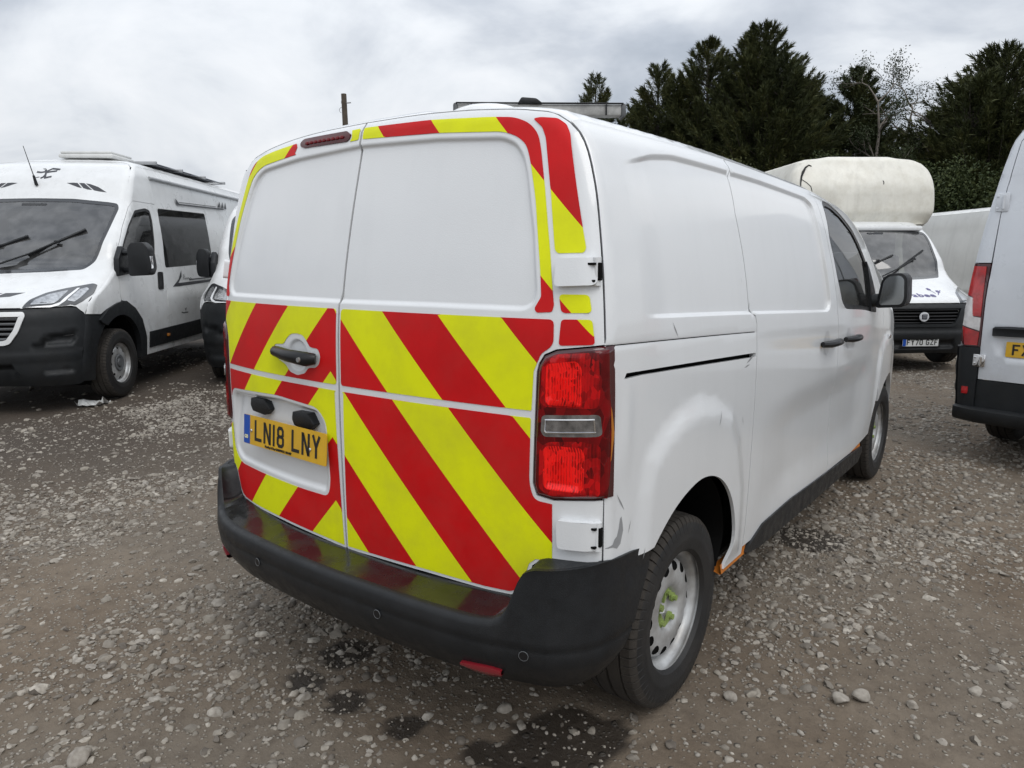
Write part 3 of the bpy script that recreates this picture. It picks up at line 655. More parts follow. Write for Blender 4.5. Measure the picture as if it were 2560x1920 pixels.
def hero_roof():
    f=lambda q,o=0.0:HB.roofp(q,o);xs=.7775
    def re(x): return float(HB.yinr(np.array(x)))+.2929*HB.r
    out=[(x,re(x)+.002) for x in np.linspace(-xs,xs,41)]+[(xs,2.95)]+[(x,3.06-.18*(abs(x)/xs)**2.5+.0) for x in np.linspace(xs-.01,-xs+.01,21)]+[(-xs,2.95)]
    out=[p for i,p in enumerate(out) if i==0 or math.hypot(p[0]-out[i-1][0],p[1]-out[i-1][1])>.004]
    P,T=cdt(out,h=.05);sheet('roof_skin',P,T,f,WHITE,van,flange=.02)
    ws=[(x,3.065-.18*(abs(x)/xs)**2.5) for x in np.linspace(-xs+.02,xs-.02,21)]+[(x,4.02-.15*(x/xs)**2) for x in np.linspace(xs-.02,-xs+.02,21)]
    P,T=cdt(ws,h=.07);sheet('windscreen',P,T,lambda q:f(q,-.004),GLASS,van)
    bn=[(x,4.03-.15*(x/xs)**2) for x in np.linspace(-xs+.0,xs-.0,21)]+[(xs,4.85),(-xs,4.85)];P,T=cdt(bn,h=.06);sheet('bonnet',P,T,f,WHITE,van)
    for sx in (1,-1):
        pl=[(sx*(xs-.02),2.9),(sx*xs,2.9),(sx*xs,3.3),(sx*(xs-.02),3.1)];pl=pl if sx>0 else pl[::-1];P,T=cdt(pl,h=.05);sheet('windscreen_pillar',P,T,f,WHITE,van,flange=.03)
    # lining of the load space: bulkhead behind the seats, floor and underbody
    mb=MB();mb.box((0,2.44,1.06),(1.52,.04,1.38));mb.build('bulkhead',mat('bulkhead_grey',(.12,.125,.13),rough=.7),van)
    mb=MB();mb.box((0,2.5,.36),(1.62,3.9,.10));mb.box((0,1.4,.45),(1.0,2.2,.12));mb.box((0,.80,.30),(1.5,.08,.08),.03);mb.box((-.3,1.6,.27),(.18,1.2,.12),.05);mb.build('underbody',VOID,van)
    mb=MB();mb.box((0,4.35,.75),(1.55,.9,.7),.15);mb.build('front_end',BLK,van)
    mb=MB();mb.box((0,3.72,1.07),(1.58,.55,.22),.06);mb.tube([(.38+.19*math.cos(t),3.36+.05*math.sin(t),1.15+.18*math.sin(t)) for t in np.linspace(0,2*math.pi,20)],.014,6);mb.build('dashboard',GREY,van)
    for x in (-.5,-.05,.46):
        mb=MB();mb.box((x,2.95,.80),(.42,.5,.16),.06);mb.box((x,2.70,1.12),(.42,.14,.62),.06,Matrix.Rotation(math.radians(10),3,'X'));mb.box((x,2.62,1.50),(.24,.10,.20),.04);mb.build('seat',SEAT,van)
    # rear roof edge, high brake lamp
    L=rpoly([(-.332,1.943),(-.318,1.9575),(-.076,1.9575),(-.051,1.944),(-.052,1.929),(-.067,1.9215),(-.30,1.9235),(-.322,1.930)],.008)
    P,T=cdt(L,h=.02);bl=sheet('high_brake_lamp',P,T,lambda q:HB.end(q,.004,feat=False),mat('dark_red_lens',(.075,.002,.006),rough=.14,spec=.35,var=.4,vscale=30),DOORS[-1],flange=.01)
    mb=MB()
    for i in range(9):
        p=HB.end(np.array([[-.285+.024*i,1.938]]),.006,feat=False)[0];mb.box(tuple(p),(.018,.004,.010),.002)
    mb.build('lamp_elements',mat('lamp_red',(.17,.003,.008),rough=.25),van)
hero_roof()
def hero_bumper():
    C=[(-.952,.50),(-.948,.41),(-.934,.31),(-.900,.215),(-.838,.132),(-.755,.066),(-.640,.008),(-.5,-.028),(-.3,-.045),(0,-.055),(.3,-.045),(.5,-.030),(.65,-.009),(.78,.030),(.872,.070),(.934,.138),(.962,.225),(.967,.335),(.967,.45)]
    A=np.array(C);s=np.concatenate([[0],np.cumsum(np.linalg.norm(np.diff(A,axis=0),axis=1))]);u=np.unique(np.concatenate([np.linspace(0,s[-1],121),s[5]+np.linspace(-.16,.10,27),s[13]+np.linspace(-.10,.16,27)]))
    X=pch(u,s,A[:,0]);Y=pch(u,s,A[:,1]);t=np.stack([np.gradient(X),np.gradient(Y)],1);t/=np.linalg.norm(t,axis=1,keepdims=True);n=np.stack([t[:,1],-t[:,0]],1)
    G=[];ax=np.abs(X)
    tz=lambda x,sh=0:float(np.interp(abs(x)-sh,[0,.62,.67,.695,.715,.732,.750,.766,.79,.9,1.0],[.566,.568,.574,.586,.612,.660,.706,.724,.733,.738,.738])-(.03 if x<0 and abs(x)>.75 else 0)*min(1,(abs(x)-.75)/.1))
    ins=lambda x:.578+.022*min(1,(abs(x)/.68)**2)
    for i in range(len(u)):
        zt=tz(X[i],.035) if Y[i]<.2 else .738-.10*max(0,Y[i]-.20)-(.03 if X[i]<0 else 0);e=float(sstep(ax[i],.70,.82)) if Y[i]<.2 else 1.0
        prof=[(-.14,.345),(-.10,.355),(-.055,.375),(-.025,.418),(-.006,.455),(.0,.498),(-.0035,.507),(.0015,.515),(.0,.532)]
        prof+=[(-.002-.003*e,zt-.020-.04*e),(-.006-.005*e,zt-.008-.010*e),(-.016+.006*e,zt),(-.030+.008*e,zt+.001)]
        row=[(X[i]+n[i,0]*o,Y[i]+n[i,1]*o,z) for o,z in prof];x0,y0=row[-1][0],row[-1][1]
        if Y[i]<.2:
            xe=X[i]*(.97 if e<.5 else .95);ye=.135+.06*X[i]**2
            z0=zt
            for k in (.25,.5,.75,1.0):
                xk=x0+(xe-x0)*k;zk=tz(xk,.035*(1-k));zk=max(zk-.003,(zt-.003)*(1-k)+(ins(X[i])-.002)*k if e<.5 else 0);row.append((xk,y0+(ye-y0)*k,zk))
        else:
            for k in (.02,.04,.06,.08): row.append((x0-np.sign(X[i])*k,y0,zt-.002))
        lim=lambda z:float(np.interp(z,[.30,.40,.50,.60,.70,.75],[.215,.262,.33,.40,.47,.50]))
        row=[(x_,min(y_,lim(z_)) if Y[i]>.15 else y_,z_) for x_,y_,z_ in row]
        G.append(row)
    mb=MB();G=np.array(G);mb.grid(G[:,:13]);b=mb.build('rear_bumper',BLK,van,angle=60)
    b.data.flip_normals() if b.data.polygons[0].normal.y>0 and False else None
    k=np.where((ax<.745)&(Y<.2))[0];mb=MB();mb.grid(G[k][:,12:]);mb.build('bumper_tread',BLKWET,b,angle=50)
    for sg in (1,-1):
        k=np.where(((ax>.738)|(Y>.2))&(X*sg>0))[0];mb=MB();mb.grid(G[k][:,12:]);mb.build('bumper_shelf',BLK,b,angle=50)
    for x in (-.84,-.32,.32,.80):
        i=int(np.argmin(np.abs(X-x)+(Y>.3)*9));mb=MB();c=Vector((X[i]+n[i,0]*.001,Y[i]+n[i,1]*.001,.49));d=Vector((n[i,0],n[i,1],0));mb.tube([c-d*.01,c+d*.0015],.0125,16);sn=mb.build('parking_sensor',BLKG,b)
        mb=MB();a=Vector((-n[i,1],n[i,0],0));ring=[c+d*.001+a*(.0135*math.cos(q))+Vector((0,0,.0135*math.sin(q))) for q in np.linspace(0,2*math.pi,17)];mb.tube(ring,.0012,4,cap=False);mb.build('sensor_ring',GREY,b)
    for sx in (1,-1):
        L=[];mb=MB();ks=np.where((X*sx>.60)&(X*sx<.735))[0];G2=[]
        for j,i in enumerate(ks):
            e=math.sin(math.pi*(j+.5)/len(ks))**.35;G2.append([(X[i]+n[i,0]*o,Y[i]+n[i,1]*o,.415+z*e) for o,z in ((-.040,-.016),(-.018,-.015),(-.010,0),(-.010,.014),(-.030,.017))])
        mb.grid(np.array(G2));mb.build('bumper_reflector',mat('reflector_red',(.22,.012,.02),rough=.25,coat=.6),b,angle=60)
hero_bumper()
def hero_plate():
    M=Matrix.Translation((-.311,.086,.912))@Matrix.Rotation(-.042,4,'Z')@Matrix.Rotation(-.081,4,'X')   # local x along the plate, z up, -y out
    def P(u,v,w=0): p=M@Vector((u/1000,-w/1000,v/1000));return tuple(p)
    mb=MB();mb.prism(rpoly([(-260,-55.5),(260,-55.5),(260,55.5),(-260,55.5)],7),lambda u,v,w:P(u,v,w*1000-3),.0035);pl=mb.build('number_plate',PLY,van)
    mb=MB();mb.prism(rpoly([(-259,-54.5),(-217,-54.5),(-217,54.5),(-259,54.5)],[5,0,0,5]),lambda u,v,w:P(u,v,w*1000+.3),.0006);mb.build('plate_band',PLB,pl)
    plate_chars('LN18 LNY',lambda u,v:P(u+22,v+2,1.4),INK,pl,12.5)
    mb=MB()
    for u,v in ((-205,-2),(170,-12)): mb.lathe([(0,.0034),(.004,.003),(.006,.0015),(.006,0)],14,(0,0,0),2);k=len(mb.v)-14*4;mb.v[k:]=[P(x*1000+u,y*1000+v,z*1000+1) for x,y,z in mb.v[k:]]
    mb.build('plate_screw',CHROME,pl)
    R=M@Matrix.Rotation(math.pi/2,4,'X')
    text_obj('plate_maker_text','Bradley & Day GARSWICK 184 007',.0115,R@Matrix.Translation((-.112,-.0505,.0018)),INK,pl,.0004)
    text_obj('country_letters','GB',.018,R@Matrix.Translation((-.2525,-.034,.0018)),mat('plate_pale',(.75,.72,.45),rough=.5),pl,.0006)
    # the two hooded plate lights
    for x,z in ((-.505,.998),(-.215,.985)):
        y=float(HB.end(np.array([[x,z]]))[0][1]);mb=MB();L=rpoly([(-.062,0),(-.055,.028),(.028,.030),(.062,-.006),(.030,-.030),(-.05,-.022)],.006)
        mb.prism([(x+a,z+b) for a,b in L],lambda u,v,w:(u,y-.030+w,v),.040,bev=.003);mb.build('plate_light',BLK,DOORS[-1],angle=30)
    # rear handle across its bowl
    q=HB.end(np.array([[-.357,1.226],[-.32,1.226],[-.23,1.219],[-.13,1.214],[-.108,1.214]]),.0,feat=False);q[:,1]-=[.004,.026,.036,.032,.010]
    mb=MB();mb.tube([tuple(p) for p in q],[.014,.019,.022,.025,.018],12);h=mb.build('rear_door_handle',BLKG,DOORS[-1],angle=60)
    p=HB.end(np.array([[-.135,1.214]]),feat=False)[0];mb=MB();mb.tube([(p[0],p[1]-.062,p[2]),(p[0],p[1]-.054,p[2])],.008,14);mb.build('key_lock',ALUK,van)
hero_plate()
def tyre_mesh(R=.337,W=.215,rim=.205):
    h=W/2
    prof=[(rim,-h*.80),(rim+.012,-h*.93),(rim+.045,-h*1.0),(R-.055,-h*1.0),(R-.026,-h*.95),(R-.010,-h*.86)]
    tread=[-.80,-.52,-.50,-.46,-.44,-.06,-.04,.04,.06,.44,.46,.50,.52,.80]
    dep=[0,0,.010,.010,0,0,.010,.010,0,0,.010,.010,0,0]
    for a,d in zip(tread,dep): prof.append((R-.010*abs(a)**3-d,h*a))
    prof+=[(R-.010,h*.86),(R-.026,h*.95),(R-.055,h*1.0),(rim+.06,h*1.0),(rim+.056,h*1.012),(rim+.045,h*1.0),(rim+.012,h*.93),(rim,h*.80)]
    blocks=64;vs=[];m=len(prof);n=blocks*4
    for k in range(n):
        q=2*math.pi*(k//4+(0,.80,.84,.96)[k%4])/blocks;slit=(k%4)>=2
        for j,(r,a) in enumerate(prof):
            rr=r
            if slit and abs(a)>h*.53 and abs(a)<h*.97 and r>R-.03: rr=r-.009
            vs.append((a,rr*math.cos(q),rr*math.sin(q)))
    fs=[(k*m+j,k*m+j+1,((k+1)%n)*m+j+1,((k+1)%n)*m+j) for k in range(n) for j in range(m-1)]
    mb=MB();mb.add(vs,fs);rad=lambda f:sum(math.hypot(vs[i][1],vs[i][2]) for i in f)/4;mb.m=[1 if rad(f)>R-.034 else 0 for f in fs];return mb
def rim_mesh(rad=.2205,holes=14,hr=.150,hs=(.017,.0215),W=.165):
    """steel wheel, axle along x, outside at +x"""
    mb=MB();h=W/2
    mb.lathe([(rad-.004,h+.004),(rad,h),(rad-.002,h-.008),(rad-.018,h-.014),(rad-.030,h-.03),(rad-.034,h-.075),(rad-.036,-h),(rad,-h-.005)],64)
    rp=[0,.030,.034,.062,.074,.095,.116,.134,.152,.168,.186];xp=[-.030,-.030,-.022,-.018,.004,.015,.016,.014,.011,.000,-.032]
    X=lambda r:pch(r,rp,np.array(xp)+h-.030)
    out=[(.186*math.cos(t),.186*math.sin(t)) for t in np.linspace(0,2*math.pi,65)[:-1]];H=[]
    for k in range(holes):
        q=2*math.pi*k/holes;c=np.array([math.cos(q),math.sin(q)]);t=np.array([-c[1],c[0]])
        H.append([tuple(c*(hr+hs[0]*math.cos(a))+t*hs[1]*math.sin(a)) for a in np.linspace(0,2*math.pi,13)[:-1]])
    P,T=cdt(out,holes=H,h=.016);r=np.linalg.norm(P,axis=1);k=len(mb.v);mb.add(np.stack([X(r),P[:,0],P[:,1]],1),T.tolist())
    for L in H:
        A=[(float(X(np.hypot(*p))),p[0],p[1]) for p in L];B=[(a-.004,y,z) for a,y,z in A];n=len(A);mb.add(A+B,[(i,(i+1)%n,n+(i+1)%n,n+i) for i in range(n)],1);mb.add(B,[tuple(range(n))],1)  # black cap just inside each hole stands in for its shade
    return mb
WH={}
def wheel(parent,c,side,kind='van',R=.337,steer=0.0):
    key=(kind,R)
    if key not in WH:
        t=tyre_mesh(R).build('tyre',[RUB,mat('tyre_tread',(.040,.034,.028),rough=.85,var=.4,vscale=14,bump=.001,bscale=200)],None,angle=28,recalc=False);r=rim_mesh() if kind=='van' else rim_mesh(rad=.208,holes=8,hr=.152,hs=(.013,.016));r=r.build('rim',[STEEL,VOID],None,angle=40,recalc=False)
        d=MB();d.lathe([(0,.008),(.175,.012),(.183,-.01),(.183,-.09)],32);d=d.build('hole_shade_disc',VOID,None)  # black disc added behind the rim so its holes look shaded
        n=MB();nd=[]
        for k in range(5):
            q=2*math.pi*k/5+.3;cy,cz=.057*math.cos(q),.057*math.sin(q)
            if kind=='van':
                a=q+1.9+.7*k;L=[(.0165*math.cos(b),.0165*math.sin(b)) for b in np.linspace(.6,2*math.pi-.6,14)]+[(.040,0)];L=[(cy+x*math.cos(a)-y*math.sin(a),cz+x*math.sin(a)+y*math.cos(a)) for x,y in L]
                n.prism(L,lambda u,v,w:(.044+w,u,v),.010)
                n.tube([(.046,cy,cz),(.066,cy,cz)],.0105,8)
            else: n.tube([(.04,cy*1.05,cz*1.05),(.066,cy*1.05,cz*1.05)],.011,6)
        if kind!='van': n.lathe([(.085,.066),(.088,.072),(.078,.080),(.06,.078),(.045,.07),(.04,.085),(.0,.088)],24)
        n=n.build('wheel_nut_indicator' if kind=='van' else 'hub_cap',LIME if kind=='van' else GREY,None,angle=30)
        WH[key]=(t,r,d,n)
        for o in WH[key]: COL.objects.unlink(o)
    w=bpy.data.objects.new('wheel',None);COL.objects.link(w);w.parent=parent;w.location=c;w.empty_display_size=.1;w.rotation_euler=(0,0,(0 if side>0 else math.pi)+steer)
    for o in WH[key]:
        k=o.copy();COL.objects.link(k);k.parent=w
    w.rotation_mode='XYZ'
    return w
for sx in (1,-1):
    for y in (.80,4.075): wheel(van,(sx*.800,y,.335),sx)
def hero_mirror():
    for sx in (1,-1):
        mb=MB();cd=[o for o in van.children if o.name.startswith('cab_door')][0 if sx>0 else 1]
        mb.tube([(sx*.855,3.36,1.285),(sx*.93,3.35,1.285),(sx*.985,3.36,1.30)],[.045,.040,.035],10)
        sh=rpoly([(.955,1.245),(1.105,1.255),(1.120,1.30),(1.112,1.425),(1.085,1.452),(1.01,1.446),(.978,1.41)],[.02,.03,.03,.04,.03,.03,.03])
        mb.prism([(sx*x,z) for x,z in sh],lambda u,v,w:(u,3.32+w+.06*(abs(u)-.96)*0,v),.16,bev=.022);m=mb.build('door_mirror',BLK,van,angle=50)
        gl=rpoly([(.974,1.263),(1.092,1.271),(1.104,1.304),(1.097,1.417),(1.074,1.438),(1.016,1.432),(.990,1.402)],.02)
        mb=MB();mb.prism([(sx*x,z) for x,z in gl],lambda u,v,w:(u,3.3165+w,v),.006,bev=0);mb.build('mirror_glass',MIRR,m,angle=0)
        mb=MB();q=HB.sidep(np.array([[3.93,1.04]]),.008,sx=sx)[0];mb.box(tuple(q),(.012,.055,.03),.005);mb.build('side_repeater',CHROME,van)
hero_mirror()
# ---------------------------------------------------------------- the other vans: one cab family, each with its own body
WHITE2=mat('white_van_paint',(.74,.75,.75),rough=.32,coat=.5,var=.06,vscale=2.5,streak=.25,dirt=.55,dirtcol=(.36,.33,.29),rvar=.1,dz=(.3,1.2))
SILVERW=mat('pale_grey_paint',(.60,.625,.66),rough=.32,coat=.5,var=.06,vscale=3,streak=.2,dirt=.5,dirtcol=(.36,.34,.31),rvar=.1,dz=(.3,1.2))
OFFW=mat('offwhite_van_paint',(.70,.705,.69),rough=.4,coat=.3,var=.10,vscale=2,streak=.4,dirt=.5,dirtcol=(.3,.28,.24),rvar=.1,dz=(.3,1.6))
CREAM=mat('cream_fibreglass',(.74,.72,.645),rough=.5,coat=.2,var=.12,vscale=1.6,streak=.45,dirt=.5,dirtcol=(.36,.32,.23),bump=.0008,bscale=90,dz=(2,4.5))
DECAL=mat('grey_decal',(.03,.031,.037),rough=.4,coat=.2,var=.1)
BLKM=mat('matt_black_bumper',(.013,.015,.017),rough=.55,spec=.35,var=.3,vscale=9,dirt=.3,dirtcol=(.05,.046,.04),bump=.001,bscale=300,rvar=.1,dz=(.2,.8))
FRIT=mat('windscreen_frit',(.035,.037,.04),rough=.15,coat=.4)
SCREEN=glass_mat('windscreen_glass',tint=(.62,.68,.66),trans=.5,rough=.04,ior=2.1,film=.22)
ALU=mat('grey_aluminium',(.42,.43,.44),rough=.45,metal=.6,var=.2)
HEADL=mat('headlamp_bowl',(.60,.61,.62),rough=.16,metal=.7,coat=1,var=.55,vscale=26,bump=.002,bscale=40)
HEADD=mat('headlamp_dark',(.03,.032,.035),rough=.12,coat=1)
DRL=mat('headlamp_strip',(.80,.81,.82),rough=.2,coat=1)
TINTR=mat('van_red_lens',(.50,.012,.014),rough=.12,coat=1,var=.55,vscale=14,bump=.003,bscale=40)
TINTC=mat('van_clear_lens',(.72,.70,.69),rough=.12,coat=1,metal=.2,var=.3,vscale=14,bump=.003,bscale=30)
def duc_body(top=((2.25,.89),(2.40,.855),(2.46,.82)),roof=((0,2.57),(.4,2.56),(.65,2.535),(.76,2.50),(.82,2.46)),fz=None,fy=None):
    fz=fz or [.20,.32,.55,.80,.95,1.03,1.12,1.22,1.30,1.6,1.95,2.03,2.15,2.35,2.46,2.57];fy=fy or [.10,.03,0,.02,.06,.13,.34,.60,.80,1.07,1.40,1.48,1.57,1.74,1.90,2.35]
    def ye(X,Z): return pch(Z,fz,fy)+.10*X*X+.9*np.maximum(np.abs(X)-.5,0)**2*(1-.9*sstep(Z,1.10,1.4))
    return Body([(.20,.95),(.6,1.0),(1.0,1.02),(1.3,1.0),(1.7,.965),(2.0,.925)]+list(top),list(roof),ye,.10)
LOWTOP=dict(top=((2.12,.895),(2.20,.85),(2.235,.81)),roof=((0,2.31),(.4,2.30),(.65,2.28),(.75,2.26),(.81,2.235)),
    fz=[.20,.32,.55,.80,.95,1.03,1.12,1.22,1.30,1.6,1.95,2.03,2.12,2.20,2.31],fy=[.10,.03,0,.02,.06,.13,.34,.60,.80,1.07,1.40,1.50,1.66,1.86,2.5])
def sub(P,T,fn,name,m,par,flip=False,flange=0.0,mi=None): return sheet(name,P,T,fn,m,par,flip=flip,flange=flange,mi=mi)
def patch(name,L,fn,m,par,h=.06,flip=False,flange=.0,holes=(),lines=(),mi=None):
    P,T=cdt(L,holes=holes,lines=lines,h=h);return sheet(name,P,T,fn,m,par,flip=flip,flange=flange)
def cab_van(root,B,L=5.99,wb=4.035,paint=WHITE2,archtrim=True,sides=(1,-1),box=False,grille='shield',arm=.14,text=None,R=.355,mw=1.0,mirrors=(1,-1),seat=True,sidewin=True,bodypaint=None,fine=1.0,door_z=2.05,wip=True):
    bodypaint=bodypaint or paint
    F=lambda q,o=0.0:B.end(q,o);zt=B.zs
    def zed(z): return float(B.yin(np.array(z)))+.2929*B.r
    ip=B.prof;t=np.gradient(ip,axis=0);t/=np.linalg.norm(t,axis=1,keepdims=True);ip=ip+np.stack([-t[:,1],t[:,0]],1)*.2929*B.r
    def ipx(z): return float(np.interp(z,B.prof[:60,1],ip[:60,0]))
    half=[tuple(p) for p in ip if p[1]>1.02]
    # features pressed into the bumper
    FOG=rpoly([(.62,.60),(.74,.72),(.84,.755),(.945,.765),(.95,.66),(.90,.615)],.03);SLOT=rpoly([(.66,.345),(.72,.40),(.90,.42),(.90,.36)],.02);LOWG=rpoly([(-.52,.34),(.52,.34),(.50,.46),(-.50,.46)],.03)
    def ff(X,Z):
        q=np.stack([np.abs(X),Z],-1);d=.05*sstep(-sdf(q,FOG),0,.05)+.03*sstep(-sdf(q,SLOT),0,.04)+.035*sstep(-sdf(np.stack([X,Z],-1),LOWG),0,.02)
        return d-.012*sstep(Z,.60,.56)*sstep(Z,.48,.53)
    B.end_f=[ff]
    WS=rpoly([(-.83,2.005),(-.74,2.02),(-.38,2.055),(0,2.06),(.38,2.055),(.74,2.02),(.83,2.005),(.86,1.95),(.85,1.77),(.83,1.53),(.80,1.385),(.74,1.31),(.43,1.29),(0,1.275),(-.43,1.29),(-.74,1.31),(-.80,1.385),(-.83,1.53),(-.85,1.77),(-.86,1.95)],.03)
    HL=rpoly([(.575,.975),(.60,1.05),(.66,1.105),(.76,1.14),(.92,1.18),(.955,1.165),(.985,1.08),(.965,1.02),(.93,.985),(.90,1.0),(.88,.99)],.012)
    # white front: bonnet, pillars, forehead
    edge=[(.0,.972),(.30,.972),(.56,.975)];up=[p for p in half if p[1]>1.03];ylo=[(ipx(1.01),1.01)]
    right=edge+HL[:1]*0+[(.575,.972),(.90,.985),(.935,.975),(.98,.92)]+[(ipx(.90)-.002,.90)]+[(ipx(z),z) for z in (.96,1.01)]
    right=[p for p in right];out=right+up[:-1]+[(0,up[-1][1])]+[(-x,z) for x,z in reversed(up[:-1])]+[(-x,z) for x,z in reversed(right)]
    o2=[]
    for p in out:
        if not o2 or math.hypot(p[0]-o2[-1][0],p[1]-o2[-1][1])>.003: o2.append(p)
    P,T=cdt(o2,holes=[WS],lines=[r_ for d_ in (.018,.04,.07) for r_ in clip_lines(inset(o2,d_),o2,holes=[WS],h=.03,margin=.010)],h=.034*fine)
    sheet('cab_front',P,T,F,paint,root)
    ws=patch('windscreen',inset(WS,.035),lambda q:F(q,-.008),SCREEN,root,h=.10)
    patch('windscreen_border',WS,lambda q:F(q,-.003),FRIT,ws,h=.05,holes=[inset(WS,.035)],flange=.01)
    patch('bonnet_gap',[(-.56,.978),(-.56,.968),(.56,.968),(.56,.978)],lambda q:F(q,.003),VOID,root,h=.05)
    # mirror foot / sensor blob behind the glass
    mb=MB();c=F(np.array([[0,1.97]]),-.03)[0];mb.box(tuple(c),(.26,.03,.07),.015);mb.build('sensor_housing',FRIT,ws)
    if wip:
        for a,b,c,d in (((-.10,1.36),(.18,1.47),(.42,1.59),(.64,1.72)),((-.62,1.36),(-.36,1.46),(-.16,1.57),(.11,1.65))):
            q=F(np.array([a,b,c,d]),.035);mb=MB();mb.tube([F(np.array([[a[0]-.18,1.30]]),.02)[0],q[0],q[1],q[2]],.010,6)
            e=F(np.array([[b[0]-.02,b[1]-.01],d]),.018);mb.tube([tuple(e[0]),tuple(e[1])],.015,6);mb.box(tuple(F(np.array([c]),.03)[0]),(.05,.03,.03),.006);mb.build('wiper',BLK,root)
    # bumper
    bl=[(0,.964),(.57,.964),(.885,.972),(.935,.965),(.985,.905),(ipx(.895),.895)]+[(ipx(z),z) for z in np.linspace(.85,.26,12)]+[(.9,.24),(.5,.26),(0,.27)]
    out=bl+[(-x,z) for x,z in reversed(bl[1:-1])]
    GR=rpoly([(-.60,.945),(.60,.945),(.615,.91),(.56,.76),(.49,.66),(.44,.645),(-.44,.645),(-.49,.66),(-.56,.76),(-.615,.91)],.02)
    P,T=cdt(out,holes=[inset(GR,.02)],h=.045*fine,lines=[]);bp=sheet('front_bumper',P,T,F,BLKM,root,flange=.04)
    for s in (1,-1):
        g=[(zed(z),z) for z in np.linspace(.26,.89,14)];arc=[(.948-.46*math.cos(a),.40+.46*math.sin(a)) for a in np.linspace(-.25,.95,10)]
        o=g[::-1]+[(arc[0][0],.26)]+arc+[(.66,.80)];o=[p for p in o]
        o=g[::-1]+[(max(zed(.26)+.02,arc[0][0]),.255)]+arc+[(.60,.87)];
        patch('bumper_end',o,lambda q,s=s:B.sidep(q,0.0,sx=s),BLKM,bp,h=.06,flip=s<0,flange=.03)
    # grille: surround, bars, backing
    sur=CHROME if grille=='shield' else BLKM
    patch('grille_surround',GR,lambda q:F(q,.014,),(WHITE2 if grille=='shield' else BLKM),root,h=.05,holes=[inset(GR,.042)],flange=.03)
    patch('grille_backing',inset(GR,.03),lambda q:F(q,-.06),VOID,root,h=.1)
    for z in (np.linspace(.70,.88,5)):
        w=float(np.interp(z,[.66,.76,.91],[.46,.53,.57]));q=F(np.stack([np.linspace(-w,w,13),np.full(13,z)],1),-.012);mb=MB();mb.grid(np.stack([q+[0,.03,.010],q+[0,0,.012],q+[0,-.004,0],q+[0,.004,-.012],q+[0,.03,-.012]],1));mb.build('grille_bar',GREY if grille=='shield' else BLKG,root)
    if grille!='shield':
        c=F(np.array([[0.0,.79]]),.016)[0];mb=MB();ang=lambda r,d,n=28:[(c[0]+r*math.cos(a),c[1]-d,c[2]+r*math.sin(a)) for a in np.linspace(0,2*math.pi,n+1)[:-1]]
        A,Bq,Cq=ang(.066,.0),ang(.066,.016),ang(.052,.018);n=28;mb.add(A+Bq+Cq,[(i,(i+1)%n,n+(i+1)%n,n+i) for i in range(n)]+[(n+i,n+(i+1)%n,2*n+(i+1)%n,2*n+i) for i in range(n)]);mb.add(ang(.052,.017),[tuple(range(n))]);mb.add(ang(.052,.016),[tuple(range(n))]);em=mb.build('badge',mat('badge_ring',(.66,.67,.69),rough=.25,coat=.6),root,recalc=False)
        mb=MB();mb.prism(rpoly([(-.036,-.036),(.036,-.036),(.040,.036),(-.040,.036)],.012),lambda u,v,w:(c[0]+u,c[1]-.0185-w,c[2]+v),.003);mb.build('badge_shield',mat('badge_dark',(.05,.05,.06),rough=.3,coat=.5),em)
        mb=MB()
        for x in (-.022,-.008,.006,.020): mb.prism([(x,-.022),(x+.006,-.022),(x+.006,.022),(x,.022)],lambda u,v,w:(c[0]+u,c[1]-.0225-w,c[2]+v),.002)
        mb.prism([(-.03,.02),(.03,.02),(.03,.026),(-.03,.026)],lambda u,v,w:(c[0]+u,c[1]-.0225-w,c[2]+v),.002);mb.build('badge_letters',CHROME,em)
    # headlamps
    for s in (1,-1):
        mr=(lambda L:L) if s>0 else (lambda L:[(-x,z) for x,z in L][::-1])
        h=patch('headlamp',mr(HL),lambda q:F(q,.006),HEADD,root,h=.03,flange=.03)
        patch('lamp_bowl',mr(rpoly([(.63,1.005),(.64,1.05),(.70,1.095),(.80,1.125),(.81,1.04),(.79,1.012)],.01)),lambda q:F(q,.010),HEADL,h,h=.03)
        patch('lamp_bowl',mr(rpoly([(.865,1.035),(.87,1.13),(.905,1.145),(.93,1.13),(.935,1.06),(.92,1.02)],.01)),lambda q:F(q,.010),HEADL,h,h=.03)
        patch('light_strip',mr(rpoly([(.60,.983),(.78,.995),(.83,1.02),(.845,1.14),(.862,1.143),(.858,1.03),(.83,.992),(.78,.978)],.004)),lambda q:F(q,.013),DRL,h,h=.03,flange=.004)
    # fog-lamp bars
    for s in (1,-1):
        mb=MB()
        for z in (.655,.685,.715):
            q=F(np.array([[s*.76,z-.01],[s*.94,z]]),-.028);mb.tube([tuple(q[0]),tuple(q[1])],.006,5)
        mb.build('fog_lamp_bars',BLKG,bp)
    # sides
    zg=2.03;DW=rpoly([(1.16,1.46),(1.28,1.60),(1.45,1.77),(1.68,1.945),(1.95,1.985),(2.06,1.965),(2.07,1.85),(2.02,1.62),(1.95,1.41),(1.86,1.36),(1.65,1.35),(1.30,1.375),(1.17,1.40)],.03)
    dfront=[(1.02,1.06),(1.06,1.28),(1.10,1.42),(1.19,1.56),(1.36,1.76),(1.57,1.97),(1.68,2.045)];drear=[(2.20,2.045),(2.245,1.80),(2.225,1.60),(2.165,1.31),(2.115,.97),(2.14,.36)]
